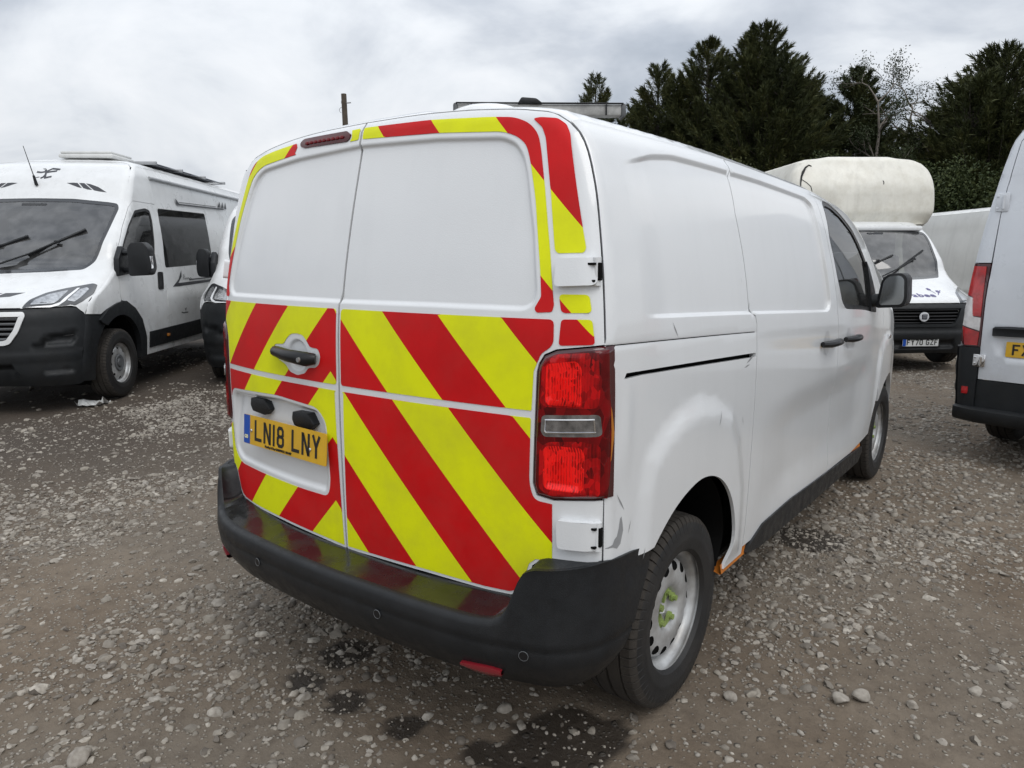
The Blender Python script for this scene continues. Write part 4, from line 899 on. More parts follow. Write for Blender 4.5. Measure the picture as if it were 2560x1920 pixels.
    for s in sides:
        S=lambda q,o=0.0,s=s:B.sidep(q,o,sx=s);fl=s<0
        arc_o=[(1.535,.36),(1.52,.57),(1.42,.77),(1.27,.90),(1.09,.985),(.92,.975),(.71,.925),(.55,.83)];arc_i=[(.948+.45*math.cos(a),.40+.45*math.sin(a)) for a in np.linspace(-.1,math.pi-.95,16)]
        ao=arc_o if archtrim else [(.95+.47*math.cos(a),.40+.47*math.sin(a)) for a in np.linspace(-.1,2.15,14)]
        # wing with the pillar above it
        g=[(zed(z),z) for z in np.linspace(.90,zt,30)];A=[p for p in ao[::-1]]
        wing=[(zed(.90)+.0,.90)]+[p for p in A if p[0]<1.03]+[(1.045,.99)]+[(y-.004,z) for y,z in dfront]+[(1.66,zt-.0)]+g[::-1][0:]
        wing=[(.60,.885)]+[p for p in A if .60<p[0]<1.0]+[(1.015,.985)]+[(y-.004,z) for y,z in dfront]+[(1.70,2.049),(2.235,2.049),(2.235,zt)]+g[::-1]
        patch('front_wing',wing,S,paint,root,h=.045*fine,flip=fl,lines=[r_ for d_ in (.018,.04,.07) for r_ in clip_lines([(y+d_,z) for y,z in g],wing,False,h=.03,margin=.010)])
        door=[(1.54,.355)]+[p for p in ao if p[0]>1.03 and p[1]>.4]+[(1.03,.995)]+dfront+drear
        cd=patch('cab_door',door,S,paint,root,h=.06*fine,flip=fl,flange=.03,holes=[DW])
        G2=inset(DW,.03);fr=patch('window_frame',DW,lambda q:S(q,-.004),BLKG,cd,h=.04,flip=fl,flange=.02,holes=[G2]);patch('window_glass',G2,lambda q:S(q,-.010),GLASSD,cd,h=.12,flip=fl)
        patch('handle_recess',rpoly([(1.90,1.07),(2.03,1.065),(2.08,1.265),(1.95,1.27)],.03),lambda q:S(q,.010),BLKG,cd,h=.04,flip=fl,flange=.012)
        if archtrim:
            ring=arc_o+[(.60,.845)]+[p for p in arc_i[::-1]];
            patch('arch_trim',arc_o+[(.585,.80)]+arc_i[::-1]+[(1.40,.34)],lambda q:S(q,.022),BLKM,root,h=.05,flip=fl,flange=.05)
        mb=MB();G=[]
        for y,z in [(1.55,.2)]+(ao if not archtrim else arc_i)+[(.5,.4),(.48,.2)]:
            a=S(np.array([[y,z]]),-.03)[0];G.append([a,a-[s*.15,0,0],a-[s*.36,0,0]])
        mb.grid(np.array(G));c=np.array(G)[:,2];mb.add([tuple(c.mean(0))]+[tuple(p) for p in c],[(0,i+1,i+2) for i in range(len(c)-1)]);mb.build('arch_liner',VOID,root)
        # mirror: two arms and a tall shell
        if s in mirrors:
            q=np.abs(S(np.array([[1.12,1.34]]))[0]);mb=MB()
            mb.prism([(1.0,1.24),(1.34,1.27),(1.22,1.50),(1.12,1.55),(1.02,1.42)],lambda u,v,w:(s*(q[0]-.02+w),u,v),.06,bev=.012)
            x1=q[0]+arm
            for z in (1.30,1.48): mb.tube([(s*(q[0]),1.13,z),(s*(x1+.03),1.08,z)],.030,8)
            mb.build('mirror_arm',BLK,root)
            mb=MB();mb.prism(rpoly([(x1+mw*a_,b_) for a_,b_ in ((0,1.24),(.20,1.25),(.23,1.32),(.215,1.52),(.16,1.585),(.04,1.58),(0,1.52))],.03),lambda u,v,w:(s*u,.99+w,v),.14,bev=.028);mi=mb.build('door_mirror',BLK,root,angle=50)
            mb=MB();mb.box((s*(x1+.218*mw),1.03,1.38),(.02,.06,.13),.008);mb.build('mirror_indicator',CHROME,mi)
            mb=MB();mb.box((s*(x1+.11*mw),1.133,1.41),(.17*mw,.008,.27),.003);mb.build('mirror_glass',MIRR,mi)
        if not box:
            def rs(z): return L
            back=[(2.25,.36),(L,.36),(L,zt),(2.24,zt),(2.24,2.049)]
            ra=[(.948+wb-.46*math.cos(a),.38+.46*math.sin(a)) for a in np.linspace(0.05,math.pi-.05,15)]
            body=[(2.146,.36),(ra[0][0],.36)]+ra+[(ra[-1][0],.36),(L-.02,.36),(L-.02,zt),(2.242,zt),(2.242,2.06)]+[(2.206,2.045)]+[(y+.006,z) for y,z in drear[1:-1]]
            hs=[];SW=rpoly([(2.275,2.005),(3.75,2.035),(3.72,1.36),(2.19,1.315)],.04)
            if sidewin: hs=[SW]
            lin=[[(2.26,z),(L-.05,z)] for z in (1.03,1.06,2.05,2.07)]
            B.side_f=[lambda Y,Z:.004*sstep(Z,1.02,1.05)*(1)+.010*sstep(Z,2.05,2.065)*(Y>2.24)*sstep(Z,2.3,2.1)-.006*sstep(Z,.70,.98)*sstep(Z,1.09,1.05)]
            patch('body_side',body,S,bodypaint,root,h=.09*fine,flip=fl,flange=.03,holes=hs,lines=lin)
            B.side_f=[]
            if sidewin:
                wn=patch('side_window',SW,lambda q:S(q,-.002),GLASSD,root,h=.15,flip=fl);
            mb=MB();mb.grid(np.array([[S(np.array([[y,z]]),-.05)[0] for z in (.4,.9,1.28)] for y in np.linspace(1.6,L-.1,8)]));mb.build('inner_lining',VOID,root)
            mb=MB()
            for y,z in ra[:1]: pass
            G=[[S(np.array([[y,z]]),-.03)[0]-[s*k,0,0] for k in (0,.2,.4)] for y,z in ra];mb.grid(np.array(G));c=np.array(G)[:,2];mb.add([tuple(c.mean(0))]+[tuple(p) for p in c],[(0,i+1,i+2) for i in range(len(c)-1)]);mb.build('arch_liner',VOID,root)
    # roof and tail
    if not box:
        re=lambda x:float(B.yinr(np.array(x)))+.2929*B.r;xs=B.xs
        out=[(x,re(x)+.002) for x in np.linspace(-xs,xs,31)]+[(xs,L-.02),(-xs,L-.02)]
        patch('roof_skin',out,lambda q:B.roofp(q),bodypaint,root,h=.15,flange=.02)
        pr=[(float(x),float(z)) for x,z in B.prof if z>.36]
        out=[(pr[0][0],.36)]+pr+[(-x,z) for x,z in pr[::-1]]+[(-pr[0][0],.36)]
        mb=MB();mb.add([(x*.985,L-.02,z) for x,z in out]+[(x*.93,L,z*.99) for x,z in out],[(i,(i+1)%len(out),len(out)+(i+1)%len(out),len(out)+i) for i in range(len(out))]+[tuple(range(len(out),2*len(out)))]);mb.build('tail_panel',bodypaint,root)
    # cab inside and underside
    mb=MB();mb.box((0,1.22,1.17),(1.55,.50,.18),.06);mb.tube([(.42+.2*math.cos(a),1.30+.07*math.sin(a),1.30+.18*math.sin(a)) for a in np.linspace(0,2*math.pi,18)],.016,6);mb.build('dashboard',GREY,root)
    for x in (-.52,.0,.52):
        mb=MB();mb.box((x,1.72,.92),(.45,.5,.16),.06);mb.box((x,1.98,1.30),(.45,.15,.72),.06,Matrix.Rotation(math.radians(-10),3,'X'));mb.box((x,2.05,1.74),(.25,.10,.22),.04);mb.build('seat',SEAT,root)
    mb=MB();mb.box((0,2.35,1.25),(1.70,.04,1.5));mb.build('bulkhead',mat('bulkhead_grey',(.12,.125,.13),rough=.7),root)
    mb=MB();mb.box((0,L/2+.1,.42),(1.5,L-.6,.14));mb.box((0,.6,.50),(1.4,.7,.5),.1);mb.box((0,.948,.33),(1.3,.12,.1),.03);mb.box((0,.948+wb,.33),(1.3,.1,.1),.03);mb.build('underbody',VOID,root)
    for s in (1,-1):
        for y in (.948,.948+wb): wheel(root,(s*.905,y,R),s,'camper',R)
    return F
# ---- left: the white high-roof camper
MHP=(-6.023,.612,.143,.698)
camper=thing('camper_van','white high-roof camper van with black bumper and grey swoosh stickers, facing the camera','camper van',MHP[:3],MHP[3])
BM=duc_body();FM=cab_van(camper,BM,L=6.36,fine=.85)
def camper_extras():
    S=lambda q,o=0.0:BM.sidep(q,o,sx=1);r=camper
    for s in (1,-1):
        S2=lambda q,o=0.0,s=s:BM.sidep(q,o,sx=s)
        patch('sill_panel',rpoly([(1.63,.43),(3.9,.45),(3.9,.645),(1.63,.61)],.01),lambda q:S2(q,.012),BLKM,r,h=.15,flip=s<0,flange=.012)
        q=S2(np.stack([np.linspace(2.22,6.3,12),np.full(12,2.345)],1),.012);mb=MB();mb.tube([tuple(p) for p in q],.018,8);mb.build('awning_rail',ALU,r)
        mb=MB();mb.box(tuple(S2(np.array([[2.09,.53]]),.018)[0]),(.02,.06,.035),.006);mb.build('side_marker',AMB,r)
    # stickers: flat print on the paint
    def stick(L,fn,h=.08,m=DECAL,flip=False): patch('sticker',L,lambda q:fn(q,.0018),m,r,h=h,flip=flip)
    for s in (1,-1):
        mr=(lambda L:L) if s>0 else (lambda L:[(-x,z) for x,z in L][::-1])
        for L in ([(.26,2.232),(.33,2.236),(.37,2.233),(.43,2.175),(.385,2.185)],[(.385,2.233),(.44,2.231),(.54,2.155),(.49,2.16),(.445,2.175)],[(.455,2.229),(.50,2.222),(.59,2.19),(.69,2.13),(.62,2.138),(.56,2.15)]): stick(mr(L[::-1] if False else L[::-1]),FM)
        for L in ([(.20,1.105),(.30,1.105),(.22,1.065),(.12,1.06)],[(.32,1.105),(.49,1.108),(.40,1.075),(.26,1.065)]): stick(mr(L),FM)
    for L in ([(2.85,2.17),(2.86,2.10),(2.90,2.088),(4.55,2.135),(4.56,2.155),(2.95,2.108)],[(2.95,2.122),(4.25,2.158),(4.25,2.166),(2.95,2.13)],[(4.32,2.165),(4.46,2.25),(4.43,2.165)],[(4.46,2.16),(4.58,2.255),(4.56,2.16)],[(4.59,2.155),(4.70,2.26),(4.68,2.155)],
              [(2.62,1.28),(2.60,1.20),(2.47,1.125),(4.2,1.155),(4.2,1.13),(2.52,1.085),(2.30,1.085),(2.5,1.17)],[(2.82,1.165),(4.2,1.185),(4.2,1.172),(2.82,1.15)]):
        A=np.array(L);ar=np.sum(A[:,0]*np.roll(A[:,1],-1)-np.roll(A[:,0],-1)*A[:,1]);stick(L if ar>0 else L[::-1],S,.15)
    # thin drawn motifs: a wading bird on the door and a running line figure on the forehead
    def lines(paths,fn,w,name):
        mb=MB()
        for p in paths:
            D=dens(p,.04,False);stroke(mb,[(x*1000,z*1000) for x,z in D],w,lambda u,v:tuple(fn(np.array([[u/1000,v/1000]]),.002)[0]))
        mb.build(name,DECAL,r,angle=0,recalc=False)
    lines([[(2.58,.955),(2.60,.965),(2.625,.95),(2.62,.90),(2.60,.85),(2.61,.80),(2.64,.785)],[(2.625,.95),(2.66,.90),(2.66,.84),(2.64,.79)],[(2.63,.785),(2.63,.755)],[(2.50,.765),(2.56,.752),(2.70,.752)]],S,15,'bird_sticker')
    lines([[(3.08,.98),(3.10,1.02),(3.12,.97),(3.11,.90),(3.09,.90)],[(3.12,.97),(3.14,.92)]],S,15,'bird_sticker')
    lines([[(-.03,2.39),(-.01,2.36),(.0,2.33),(-.01,2.30),(-.035,2.285)],[(0,2.33),(.012,2.29),(.05,2.30),(.075,2.305)],[(-.01,2.365),(-.06,2.355),(-.11,2.36)],[(-.01,2.365),(.04,2.40),(.09,2.395),(.125,2.39)],[(.0,2.355),(.05,2.365),(.10,2.372)]],FM,20,'figure_sticker')
    lines([[(-.11,2.372),(-.095,2.355)],[(-.06,2.40),(-.04,2.395),(-.035,2.405)],[(.07,2.36),(.10,2.385)],[(-.05,2.30),(-.10,2.29)]],FM,8,'figure_sticker')
    q=FM(np.array([[-.042,2.205]]),.01)[0];mb=MB();mb.tube([tuple(q),(q[0]-.012,q[1]-.015,q[2]+.10)],[.018,.012],8);mb.tube([(q[0]-.012,q[1]-.015,q[2]+.10),(q[0]-.065,q[1]-.05,q[2]+.40)],[.005,.003],6);mb.build('aerial',BLK,r)
    mb=MB();mb.box((.15,2.55,2.605),(.62,.55,.05),.02);mb.box((.15,2.55,2.645),(.58,.52,.03),.012);mb.build('roof_vent',OFFW,r)
    for i,y in enumerate((3.1,3.9,4.7)):
        mb=MB();mb.box((.42,y,2.572),(.62,.74,.025),.006);mb.build('solar_panel',mat('solar_panel',(.06,.065,.08),rough=.15,coat=.8),r)
    for y in (2.72,3.5,4.3,5.1):
        mb=MB();mb.box((.42,y,2.578),(.7,.04,.04),.006);mb.build('roof_bracket',ALU,r)
    lines([[(2.64,1.165),(2.66,1.225),(2.69,1.20),(2.66,1.19),(2.70,1.165),(2.72,1.185),(2.74,1.165),(2.76,1.185),(2.78,1.165),(2.80,1.185),(2.83,1.165),(2.86,1.18),(2.90,1.17)]],S,7,'scroll_sticker')
camper_extras()
# ---- the second van, mostly hidden behind the chevron van
V2P=(-4.99,3.366,.096,.776)
van2=thing('delivery_van','white van half hidden beside the chevron doors, wooden roller on its roof rack','van',V2P[:3],V2P[3])
B2=duc_body(**LOWTOP);cab_van(van2,B2,L=5.4,wb=3.45,archtrim=False,arm=.05,mw=.62,sidewin=False,fine=1.1)
def van2_rack():
    for y in (2.0,3.3,4.7):
        mb=MB();mb.box((0,y,2.43),(1.5,.05,.05),.008)
        for s in (1,-1): mb.box((s*.74,y,2.38),(.05,.06,.26),.006);mb.box((s*.74,y,2.55),(.045,.05,.14),.006)
        mb.build('roof_rack_bar',BLK,van2)
    mb=MB();mb.tube([(-.70,1.98,2.49),(.70,1.98,2.49)],.035,12);mb.build('wooden_roller',mat('pine_wood',(.50,.30,.12),rough=.6,var=.3),van2)
    mb=MB()
    for s in (1,-1): mb.box((s*.5,3.3,2.50),(.05,3.4,.06),.008)
    mb.build('ladder_rails',ALU,van2)
van2_rack()
# ---- the luton removal van with the cream body
LUP=(.279,10.137,-.07,.701)
luton=thing('luton_van','luton van with cream overcab body, plate FY70 GZF and a purple name across its bonnet','van',LUP[:3],LUP[3])
BL=duc_body(**LOWTOP);FL=cab_van(luton,BL,L=6.2,wb=4.035,archtrim=False,box=True,mirrors=(-1,),grille='bars',fine=1.0,sidewin=False)
def box_pod(root,B,paint,y0,w,z0,z1,L,zbox,rc=.42,rf=.30):
    """rounded overcab pod running back into a square box"""
    side=[(z0,w-.07),(z0+.03,w-.025),(z0+.10,w),(z1-rc-.12,w),(z1-rc,w-.012),(z1-rc*.5,w-rc*.20),(z1-rc*.26,w-rc*.42)];roof=[(0,z1),(w-rc*1.35,z1-.012),(w-rc*.8,z1-rc*.10),(w-rc*.42,z1-rc*.26)]
    def ye(X,Z): return y0+.05*X*X+.34*sstep(Z,z1-.60,z1+.25)**1.0+.10*sstep(Z,z0+.25,z0)
    b=Body(side,roof,ye,rf);ip=b.prof;t=np.gradient(ip,axis=0);t/=np.linalg.norm(t,axis=1,keepdims=True);ip=ip+np.stack([-t[:,1],t[:,0]],1)*.2929*rf
    R=[tuple(p) for p in ip if p[0]>.02];out=R+[(0,R[-1][1])]+[(-x,z) for x,z in R[::-1]]
    b.end_f=[lambda X,Z:.010*np.exp(-((Z-(z0+.56))/.012)**2)*(np.abs(X-.05)<.62)]
    patch('overcab_front',out,lambda q:b.end(q),paint,root,h=.06,flange=.0)
    zs=np.linspace(z0,b.zs,24);re=lambda z:float(b.yin(np.array(z)))+.2929*rf
    for s in (1,-1):
        patch('box_side',[(re(z),z) for z in zs[::-1]]+[(2.35,z0)]+[(2.35,z0),(L,z0),(L,b.zs)][1:],lambda q:b.sidep(q,sx=s),paint,root,h=.15,flip=s<0)
        mb=MB();mb.box((s*(w-.02),(2.4+L)/2,(zbox+z0)/2),(.04,L-2.4,z0-zbox+.002),.004);mb.build('box_side_lower',paint,root)
    rr=lambda x:float(b.yinr(np.array(x)))+.2929*rf
    patch('box_roof',[(x,rr(x)) for x in np.linspace(-b.xs,b.xs,25)]+[(b.xs,L),(-b.xs,L)],lambda q:b.roofp(q),paint,root,h=.2)
    lo=[(x,re(z0)+.02+.0*x) for x in (-b.w(np.array(z0)),)]
    mb=MB();n=13;xs=np.linspace(-(w-.13),w-.13,n);mb.grid(np.array([[(x,re(z0)-.17+.05*x*x,z0+.012),(x,re(z0),z0),(x,2.4,z0-.03)] for x in xs]));mb.build('pod_underside',paint,root)
    mb=MB();mb.box((0,2.40,(zbox+z0)/2),(2*w-.1,.04,z0-zbox),.0);mb.box((0,L-.02,(zbox+z1)/2),(2*w-.12,.04,z1-zbox-.25),.0);mb.build('box_bulkhead',paint,root)
    mb=MB();mb.box((0,(2.4+L)/2,zbox),(2*w-.06,L-2.4,.08));mb.build('box_floor',VOID,root)
    return b
PB=box_pod(luton,BL,CREAM,1.75,1.17,2.12,3.24,6.2,.75,rc=.36,rf=.11)
def luton_extras():
    r=luton;z=.427
    y=float(FL(np.array([[0,z]]),0)[0][1])-.012
    mb=MB();mb.prism(rpoly([(-.26,-.0555),(.26,-.0555),(.26,.0555),(-.26,.0555)],.008),lambda u,v,w:(u,y-w,z+v),.006);pl=mb.build('number_plate',PLW,r)
    mb=MB();mb.prism([(-.258,-.053),(-.212,-.053),(-.212,.053),(-.258,.053)],lambda u,v,w:(u,y-.0065-w,z+v),.001);mb.build('plate_band',PLB,pl)
    plate_chars('FY70 GZF',lambda u,v:(u/1000+.023,y-.009,z+v/1000),INK,pl,13)
    mb=MB();mb.prism(rpoly([(-.30,-.075),(.30,-.075),(.28,-.03),(-.28,-.03)],.01),lambda u,v,w:(u,y+.004,z+v+w*0),.02);mb.build('plate_holder',BLKM,r)
    PUR=mat('purple_print',(.07,.055,.20),rough=.4)
    # the word lies along the bonnet skin: every letter is set on the surface
    word='Carabee';x=-.315;adv={'C':.105,'a':.086,'r':.058,'b':.092,'e':.088}
    for c in word:
        X=x+adv[c]/2;p=FL(np.array([[X,1.06]]),.006)[0];a=FL(np.array([[X,1.09]]),.006)[0]-FL(np.array([[X,1.05]]),.006)[0];b=FL(np.array([[X+.02,1.07]]),.006)[0]-FL(np.array([[X-.02,1.07]]),.006)[0]
        v=Vector(a).normalized();u=Vector(b).normalized();n=u.cross(v).normalized();u=v.cross(n);M=Matrix((u,v,n)).transposed().to_4x4();M.translation=p
        text_obj('bonnet_letter',c,.165,M,PUR,r,.004,'CENTER',0);x+=adv[c]
    mb=MB()
    for cx,cz,rr,n in ((.30,1.155,.030,5),(.40,1.125,.030,6)):
        for k in range(n):
            a=2*math.pi*k/n;L=[(cx+rr*math.cos(a)*.6+.014*math.cos(t),cz+(rr*math.sin(a)*.6+.014*math.sin(t))*.55) for t in np.linspace(0,2*math.pi,9)[:-1]];mb.add([tuple(FL(np.array([p]),.006)[0]) for p in L],[tuple(range(8))])
    for pth in ([(.30,1.15),(.33,1.10)],[(.40,1.12),(.345,1.085)],[(.44,1.13),(.46,1.14)]): stroke(mb,[(a*1000,b*1000) for a,b in dens(pth,.02,False)],9,lambda u,v:tuple(FL(np.array([[u/1000,v/1000]]),.006)[0]))
    mb.build('bonnet_flower_motif',PUR,r,angle=0,recalc=False)
    # torn sealing at the corner of the pod, dark scuffs, a paper slip stack behind the screen
    TAR=mat('torn_seal',(.02,.02,.02),rough=.8,var=.3)
    q=[PB.sidep(np.array([[y,z]]),.006,sx=-1)[0] for y,z in ((2.05,2.95),(2.02,3.02),(1.98,3.06))]
    pts=[PB.end(np.array([[x,z]]),.008,feat=False)[0] for x,z in ((-1.08,2.70),(-1.075,2.80),(-1.05,2.90),(-1.01,2.98),(-.96,3.05),(-.90,3.09),(-.86,3.07))];mb=MB();mb.tube([tuple(p) for p in pts],[.006,.010,.016,.022,.016,.010,.006],6);mb.build('torn_corner_seal',TAR,r)
    pts=[PB.end(np.array([[x,z]]),.003,feat=False)[0] for x,z in ((-1.06,2.86),(-.98,2.80),(-.92,2.74),(-.90,2.66))];mb=MB();mb.tube([tuple(p) for p in pts],.006,5);mb.build('seal_crack',TAR,r)
    pts=[PB.end(np.array([[x,z]]),.002,feat=False)[0] for x,z in ((.25,2.83),(.262,2.80),(.255,2.77))];mb=MB();mb.tube([tuple(p) for p in pts],.007,5);mb.build('scuff_mark',TAR,r)
    mb=MB()
    for i in range(6): mb.box(tuple(FL(np.array([[-.55,1.42+.04*i]]),-.03)[0]),(.10,.01,.022),.002)
    mb.build('permit_stickers',PLW,r)
    mb=MB();mb.box((0,1.60,2.07),(1.60,.20,.08),.03);mb.build('cab_roof_skin',WHITE2,r)
luton_extras()
# ---- the motorhome whose overcab shows above the chevron van's roof
T3=Vector((-2.31,4.22,.0))
mh3=thing('motorhome','motorhome behind the chevron van with only its grey edged roof showing','motorhome',(T3.x,T3.y,0),.70)
B3=duc_body(**LOWTOP);cab_van(mh3,B3,L=6.0,wb=3.8,archtrim=False,box=True,fine=1.6,sidewin=False,wip=False)
box_pod(mh3,B3,WHITE2,.55,1.08,2.08,3.0,6.2,.6,rc=.16,rf=.10)
def mh3_roof():
    mb=MB();mb.box((.20,.78,3.045),(1.70,.16,.11),.02);a=mb.build('awning_case',mat('dull_grey_trim',(.56,.56,.54),rough=.6,var=.35,dirt=.6,dirtcol=(.10,.10,.09),dz=(9,10)),mh3)
    mb=MB();mb.box((.20,.69,3.104),(1.71,.03,.014),.003);mb.build('trim_strip',BLK,mh3)
    for x in (-.66,1.06):
        mb=MB();mb.box((x,.78,3.04),(.05,.20,.14),.03);mb.build('awning_end_cap',GREY,mh3)
    for x in (-.50,.88):
        mb=MB();mb.box((x,.69,3.045),(.012,.03,.11),.002);mb.build('awning_joint',BLK,mh3)
    mb=MB();mb.lathe([(.0,.11),(.10,.105),(.26,.08),(.36,.04),(.40,0)],24,(-.33,.62,2.955),2);mb.build('roof_dome',WHITE2,mh3)
    mb=MB();mb.prism([(-.13,0),(.13,0),(.06,.05),(-.09,.06)],lambda u,v,w:(u+.10,.66+w,3.10+v),.3,bev=.015);mb.build('roof_light_cover',BLK,mh3)
mh3_roof()
# ---- long white van behind the luton: only its flank shows
WVP=(-1.80,18.90,-.07,.70+math.pi)
lv=thing('high_roof_van','dirty white high-roof van behind the luton with a plain panelled side','van',WVP[:3],WVP[3])
BW=duc_body();cab_van(lv,BW,L=6.36,paint=OFFW,bodypaint=OFFW,archtrim=False,sidewin=False,fine=1.5)
# ---- right edge: rear of a pale grey panel van
RVP=(2.194,4.822,.01,-.232)
rv=thing('panel_van','pale grey panel van seen from behind with tall red lamp and yellow plate','van',RVP[:3],RVP[3])
def rear_van():
    zt=[.2,.8,1.4,2.0,2.3,2.55];yt=[0,0,.02,.10,.16,.24]
    B=Body([(.25,.98),(.6,1.01),(1.0,1.02),(1.35,1.0),(1.7,.965),(2.0,.925),(2.25,.885),(2.4,.85),(2.46,.815)],[(0,2.56),(.4,2.55),(.65,2.53),(.76,2.495),(.815,2.46)],lambda X,Z:pch(Z,zt,yt)+.03*X*X,.08)
    r=rv;L=5.99;F=lambda q,o=0.0:B.end(q,o)
    DISHR=rpoly([(-.79,1.02),(-.05,1.03),(-.05,.78),(-.66,.78),(-.75,.82)],.04)
    B.end_f=[lambda X,Z:.018*sstep(-sdf(np.stack([X,Z],-1),DISHR),0,.035)+.007*sstep(Z,1.345,1.375)*(np.abs(X)<.86)+.006*(sstep(Z,2.045,2.06)-sstep(Z,2.115,2.13))]
    ip=B.prof;t=np.gradient(ip,axis=0);t/=np.linalg.norm(t,axis=1,keepdims=True);ip=ip+np.stack([-t[:,1],t[:,0]],1)*.2929*B.r
    ipx=lambda z:float(np.interp(z,B.prof[:60,1],ip[:60,0]))
    dl=[(.845,.62),(.85,.86),(.852,1.22),(.842,1.48),(.835,1.85),(.82,2.04),(.785,2.36),(.74,2.42),(.66,2.45),(.003,2.47)]
    up=[tuple(p) for p in ip if p[1]>2.0 and p[0]>0.001]
    for s in (1,-1):
        mr=(lambda Lp:Lp) if s>0 else (lambda Lp:[(-x,z) for x,z in Lp][::-1])
        P,T=cdt(mr([(.003,.62)]+dl),lines=[mr([(.01,z),(.82,z)]) for z in (1.345,1.375,2.045,2.06,2.115,2.13)],loops=[] if s>0 else [],h=.05)
        d=sheet('rear_door',P,T,F,SILVERW,r,flange=.03)
        pil=[(.852,1.49),(ipx(1.49),1.49)]+[(ipx(z),z) for z in np.linspace(1.6,2.0,5)]+up[:-1]+[(.004,up[-1][1]),(.004,2.476)]+[(x+.005,z+.005) for x,z in dl[::-1] if z>1.5 and x>.01]
        patch('corner_pillar',mr(pil),F,SILVERW,r,h=.05,flange=.02)
        lamp=[(.853,.865),(.965,.862),(ipx(.9),.90)]+[(ipx(z),z) for z in np.linspace(1.0,1.4,5)]+[(ipx(1.48),1.482),(.85,1.482),(.858,1.22)]
        lm=patch('tail_lamp',mr(lamp),lambda q:F(q,.006),mat('dark_lens_edge',(.05,.004,.006),rough=.15,coat=.8),r,h=.04,flange=.05)
        X=lambda z:ipx(z)-.004
        patch('red_lens',mr([(.87,1.09),(.925,1.095),(.94,1.235),(X(1.26),1.25),(X(1.46),1.465),(.873,1.462)]),lambda q:F(q,.014),TINTR,lm,h=.02,flange=.008)
        patch('clear_lens',mr([(.868,.985),(X(1.03),1.02),(X(1.24),1.243),(.935,1.228),(.92,1.088),(.868,1.082)]),lambda q:F(q,.014),TINTC,lm,h=.02,flange=.008)
        patch('red_lens',mr([(.872,.875),(.96,.872),(X(1.0),1.01),(.868,.975)]),lambda q:F(q,.014),TINTR,lm,h=.02,flange=.008)
        # hinges
        for z0,z1,m in ((1.86,1.995,SILVERW),(.715,.81,CHROME)):
            x=.845 if z0<1 else .835;q=F(np.array([[s*x,(z0+z1)/2]]),.012)[0];mb=MB();mb.box(tuple(q),(.085,.022,z1-z0),.008);mb.tube([(q[0]-s*.01,q[1]-.012,z0+.02),(q[0]-s*.01,q[1]-.012,z1-.02)],.010,8)
            for zz in (z0+.025,z1-.025): mb.box((q[0]+s*.028,q[1]-.008,zz),(.018,.014,.018),.004)
            mb.build('door_hinge',m,r)
    # bumper corners, lower cover and step
    S=lambda q,o=0.0,s=1:B.sidep(q,o,sx=s)
    for s in (1,-1):
        mr=(lambda Lp:Lp) if s>0 else (lambda Lp:[(-x,z) for x,z in Lp][::-1])
        b=patch('bumper_corner',mr([(.852,.40),(ipx(.40),.40)]+[(ipx(z),z) for z in np.linspace(.45,.8,6)]+[(ipx(.85),.855),(.855,.86)]),lambda q:F(q,.020),BLKM,r,h=.05,flange=.05)
        zz=lambda z:float(B.yin(np.array(z)))+.2929*B.r
        patch('bumper_flank',[(zz(z),z) for z in np.linspace(.855,.34,10)]+[(.62,.34),(.60,.70),(.50,.855)],lambda q:S(q,.020,s),BLKM,b,h=.08,flip=s<0,flange=.03)
        patch('bumper_reflector',mr(rpoly([(.90,.50),(.945,.50),(.945,.555),(.90,.555)],.006)),lambda q:F(q,.026),TINTR,b,h=.03,flange=.006)
    patch('lower_cover',[(-.848,.40),(.848,.40),(.848,.612),(-.848,.612)],lambda q:F(q,.004),BLKM,r,h=.1,flange=.04)
    n=25;xs=np.linspace(-.985,.985,n);yo=lambda x:-.13+.05*x*x+.9*max(0,abs(x)-.8)**1.6
    mb=MB();mb.grid(np.array([[(x,yo(x)+.22,.405),(x,yo(x)+.02,.405),(x,yo(x)+.003,.398),(x,yo(x),.38),(x,yo(x)+.005,.32),(x,yo(x)+.03,.30),(x,yo(x)+.3,.30)] for x in xs]));mb.build('step_bumper',BLKM,r,angle=50)
    # strip, plate
    patch('door_grip_strip',rpoly([(-.775,.955),(-.04,.965),(-.04,1.02),(-.775,1.012)],.01),lambda q:F(q,.028),BLKM,r,h=.08,flange=.03)
    y=float(F(np.array([[-.45,.862]]))[0][1])-.006
    mb=MB();mb.prism(rpoly([(-.683,.806),(-.163,.806),(-.163,.917),(-.683,.917)],.008),lambda u,v,w:(u,y-w,v),.006);pl=mb.build('number_plate',PLY,r)
    plate_chars('FX70 ZPN',lambda u,v:(u/1000-.418,y-.0085,.862+v/1000),INK,pl,13)
    # flanks, roof, nose
    for s in (1,-1):
        zz=lambda z:float(B.yin(np.array(z)))+.2929*B.r
        ra=[(1.0+.46*math.cos(a),.38+.46*math.sin(a)) for a in np.linspace(.05,math.pi-.4,14)]
        patch('body_side',[(zz(z),z) for z in np.linspace(2.46,.86,24)]+[(.50,.86)]+ra[::-1]+[(1.46,.36),(4.6,.36),(4.6,2.46)],lambda q:S(q,0,s),SILVERW,r,h=.12,flip=s<0,flange=.03)
        for y in (1.0,4.9): wheel(r,(s*.885,y,.345),s,'camper',.355)
    rr=lambda x:float(B.yinr(np.array(x)))+.2929*B.r
    patch('roof_skin',[(x,rr(x)) for x in np.linspace(-B.xs,B.xs,25)]+[(B.xs,4.6),(-B.xs,4.6)],lambda q:B.roofp(q),SILVERW,r,h=.2)
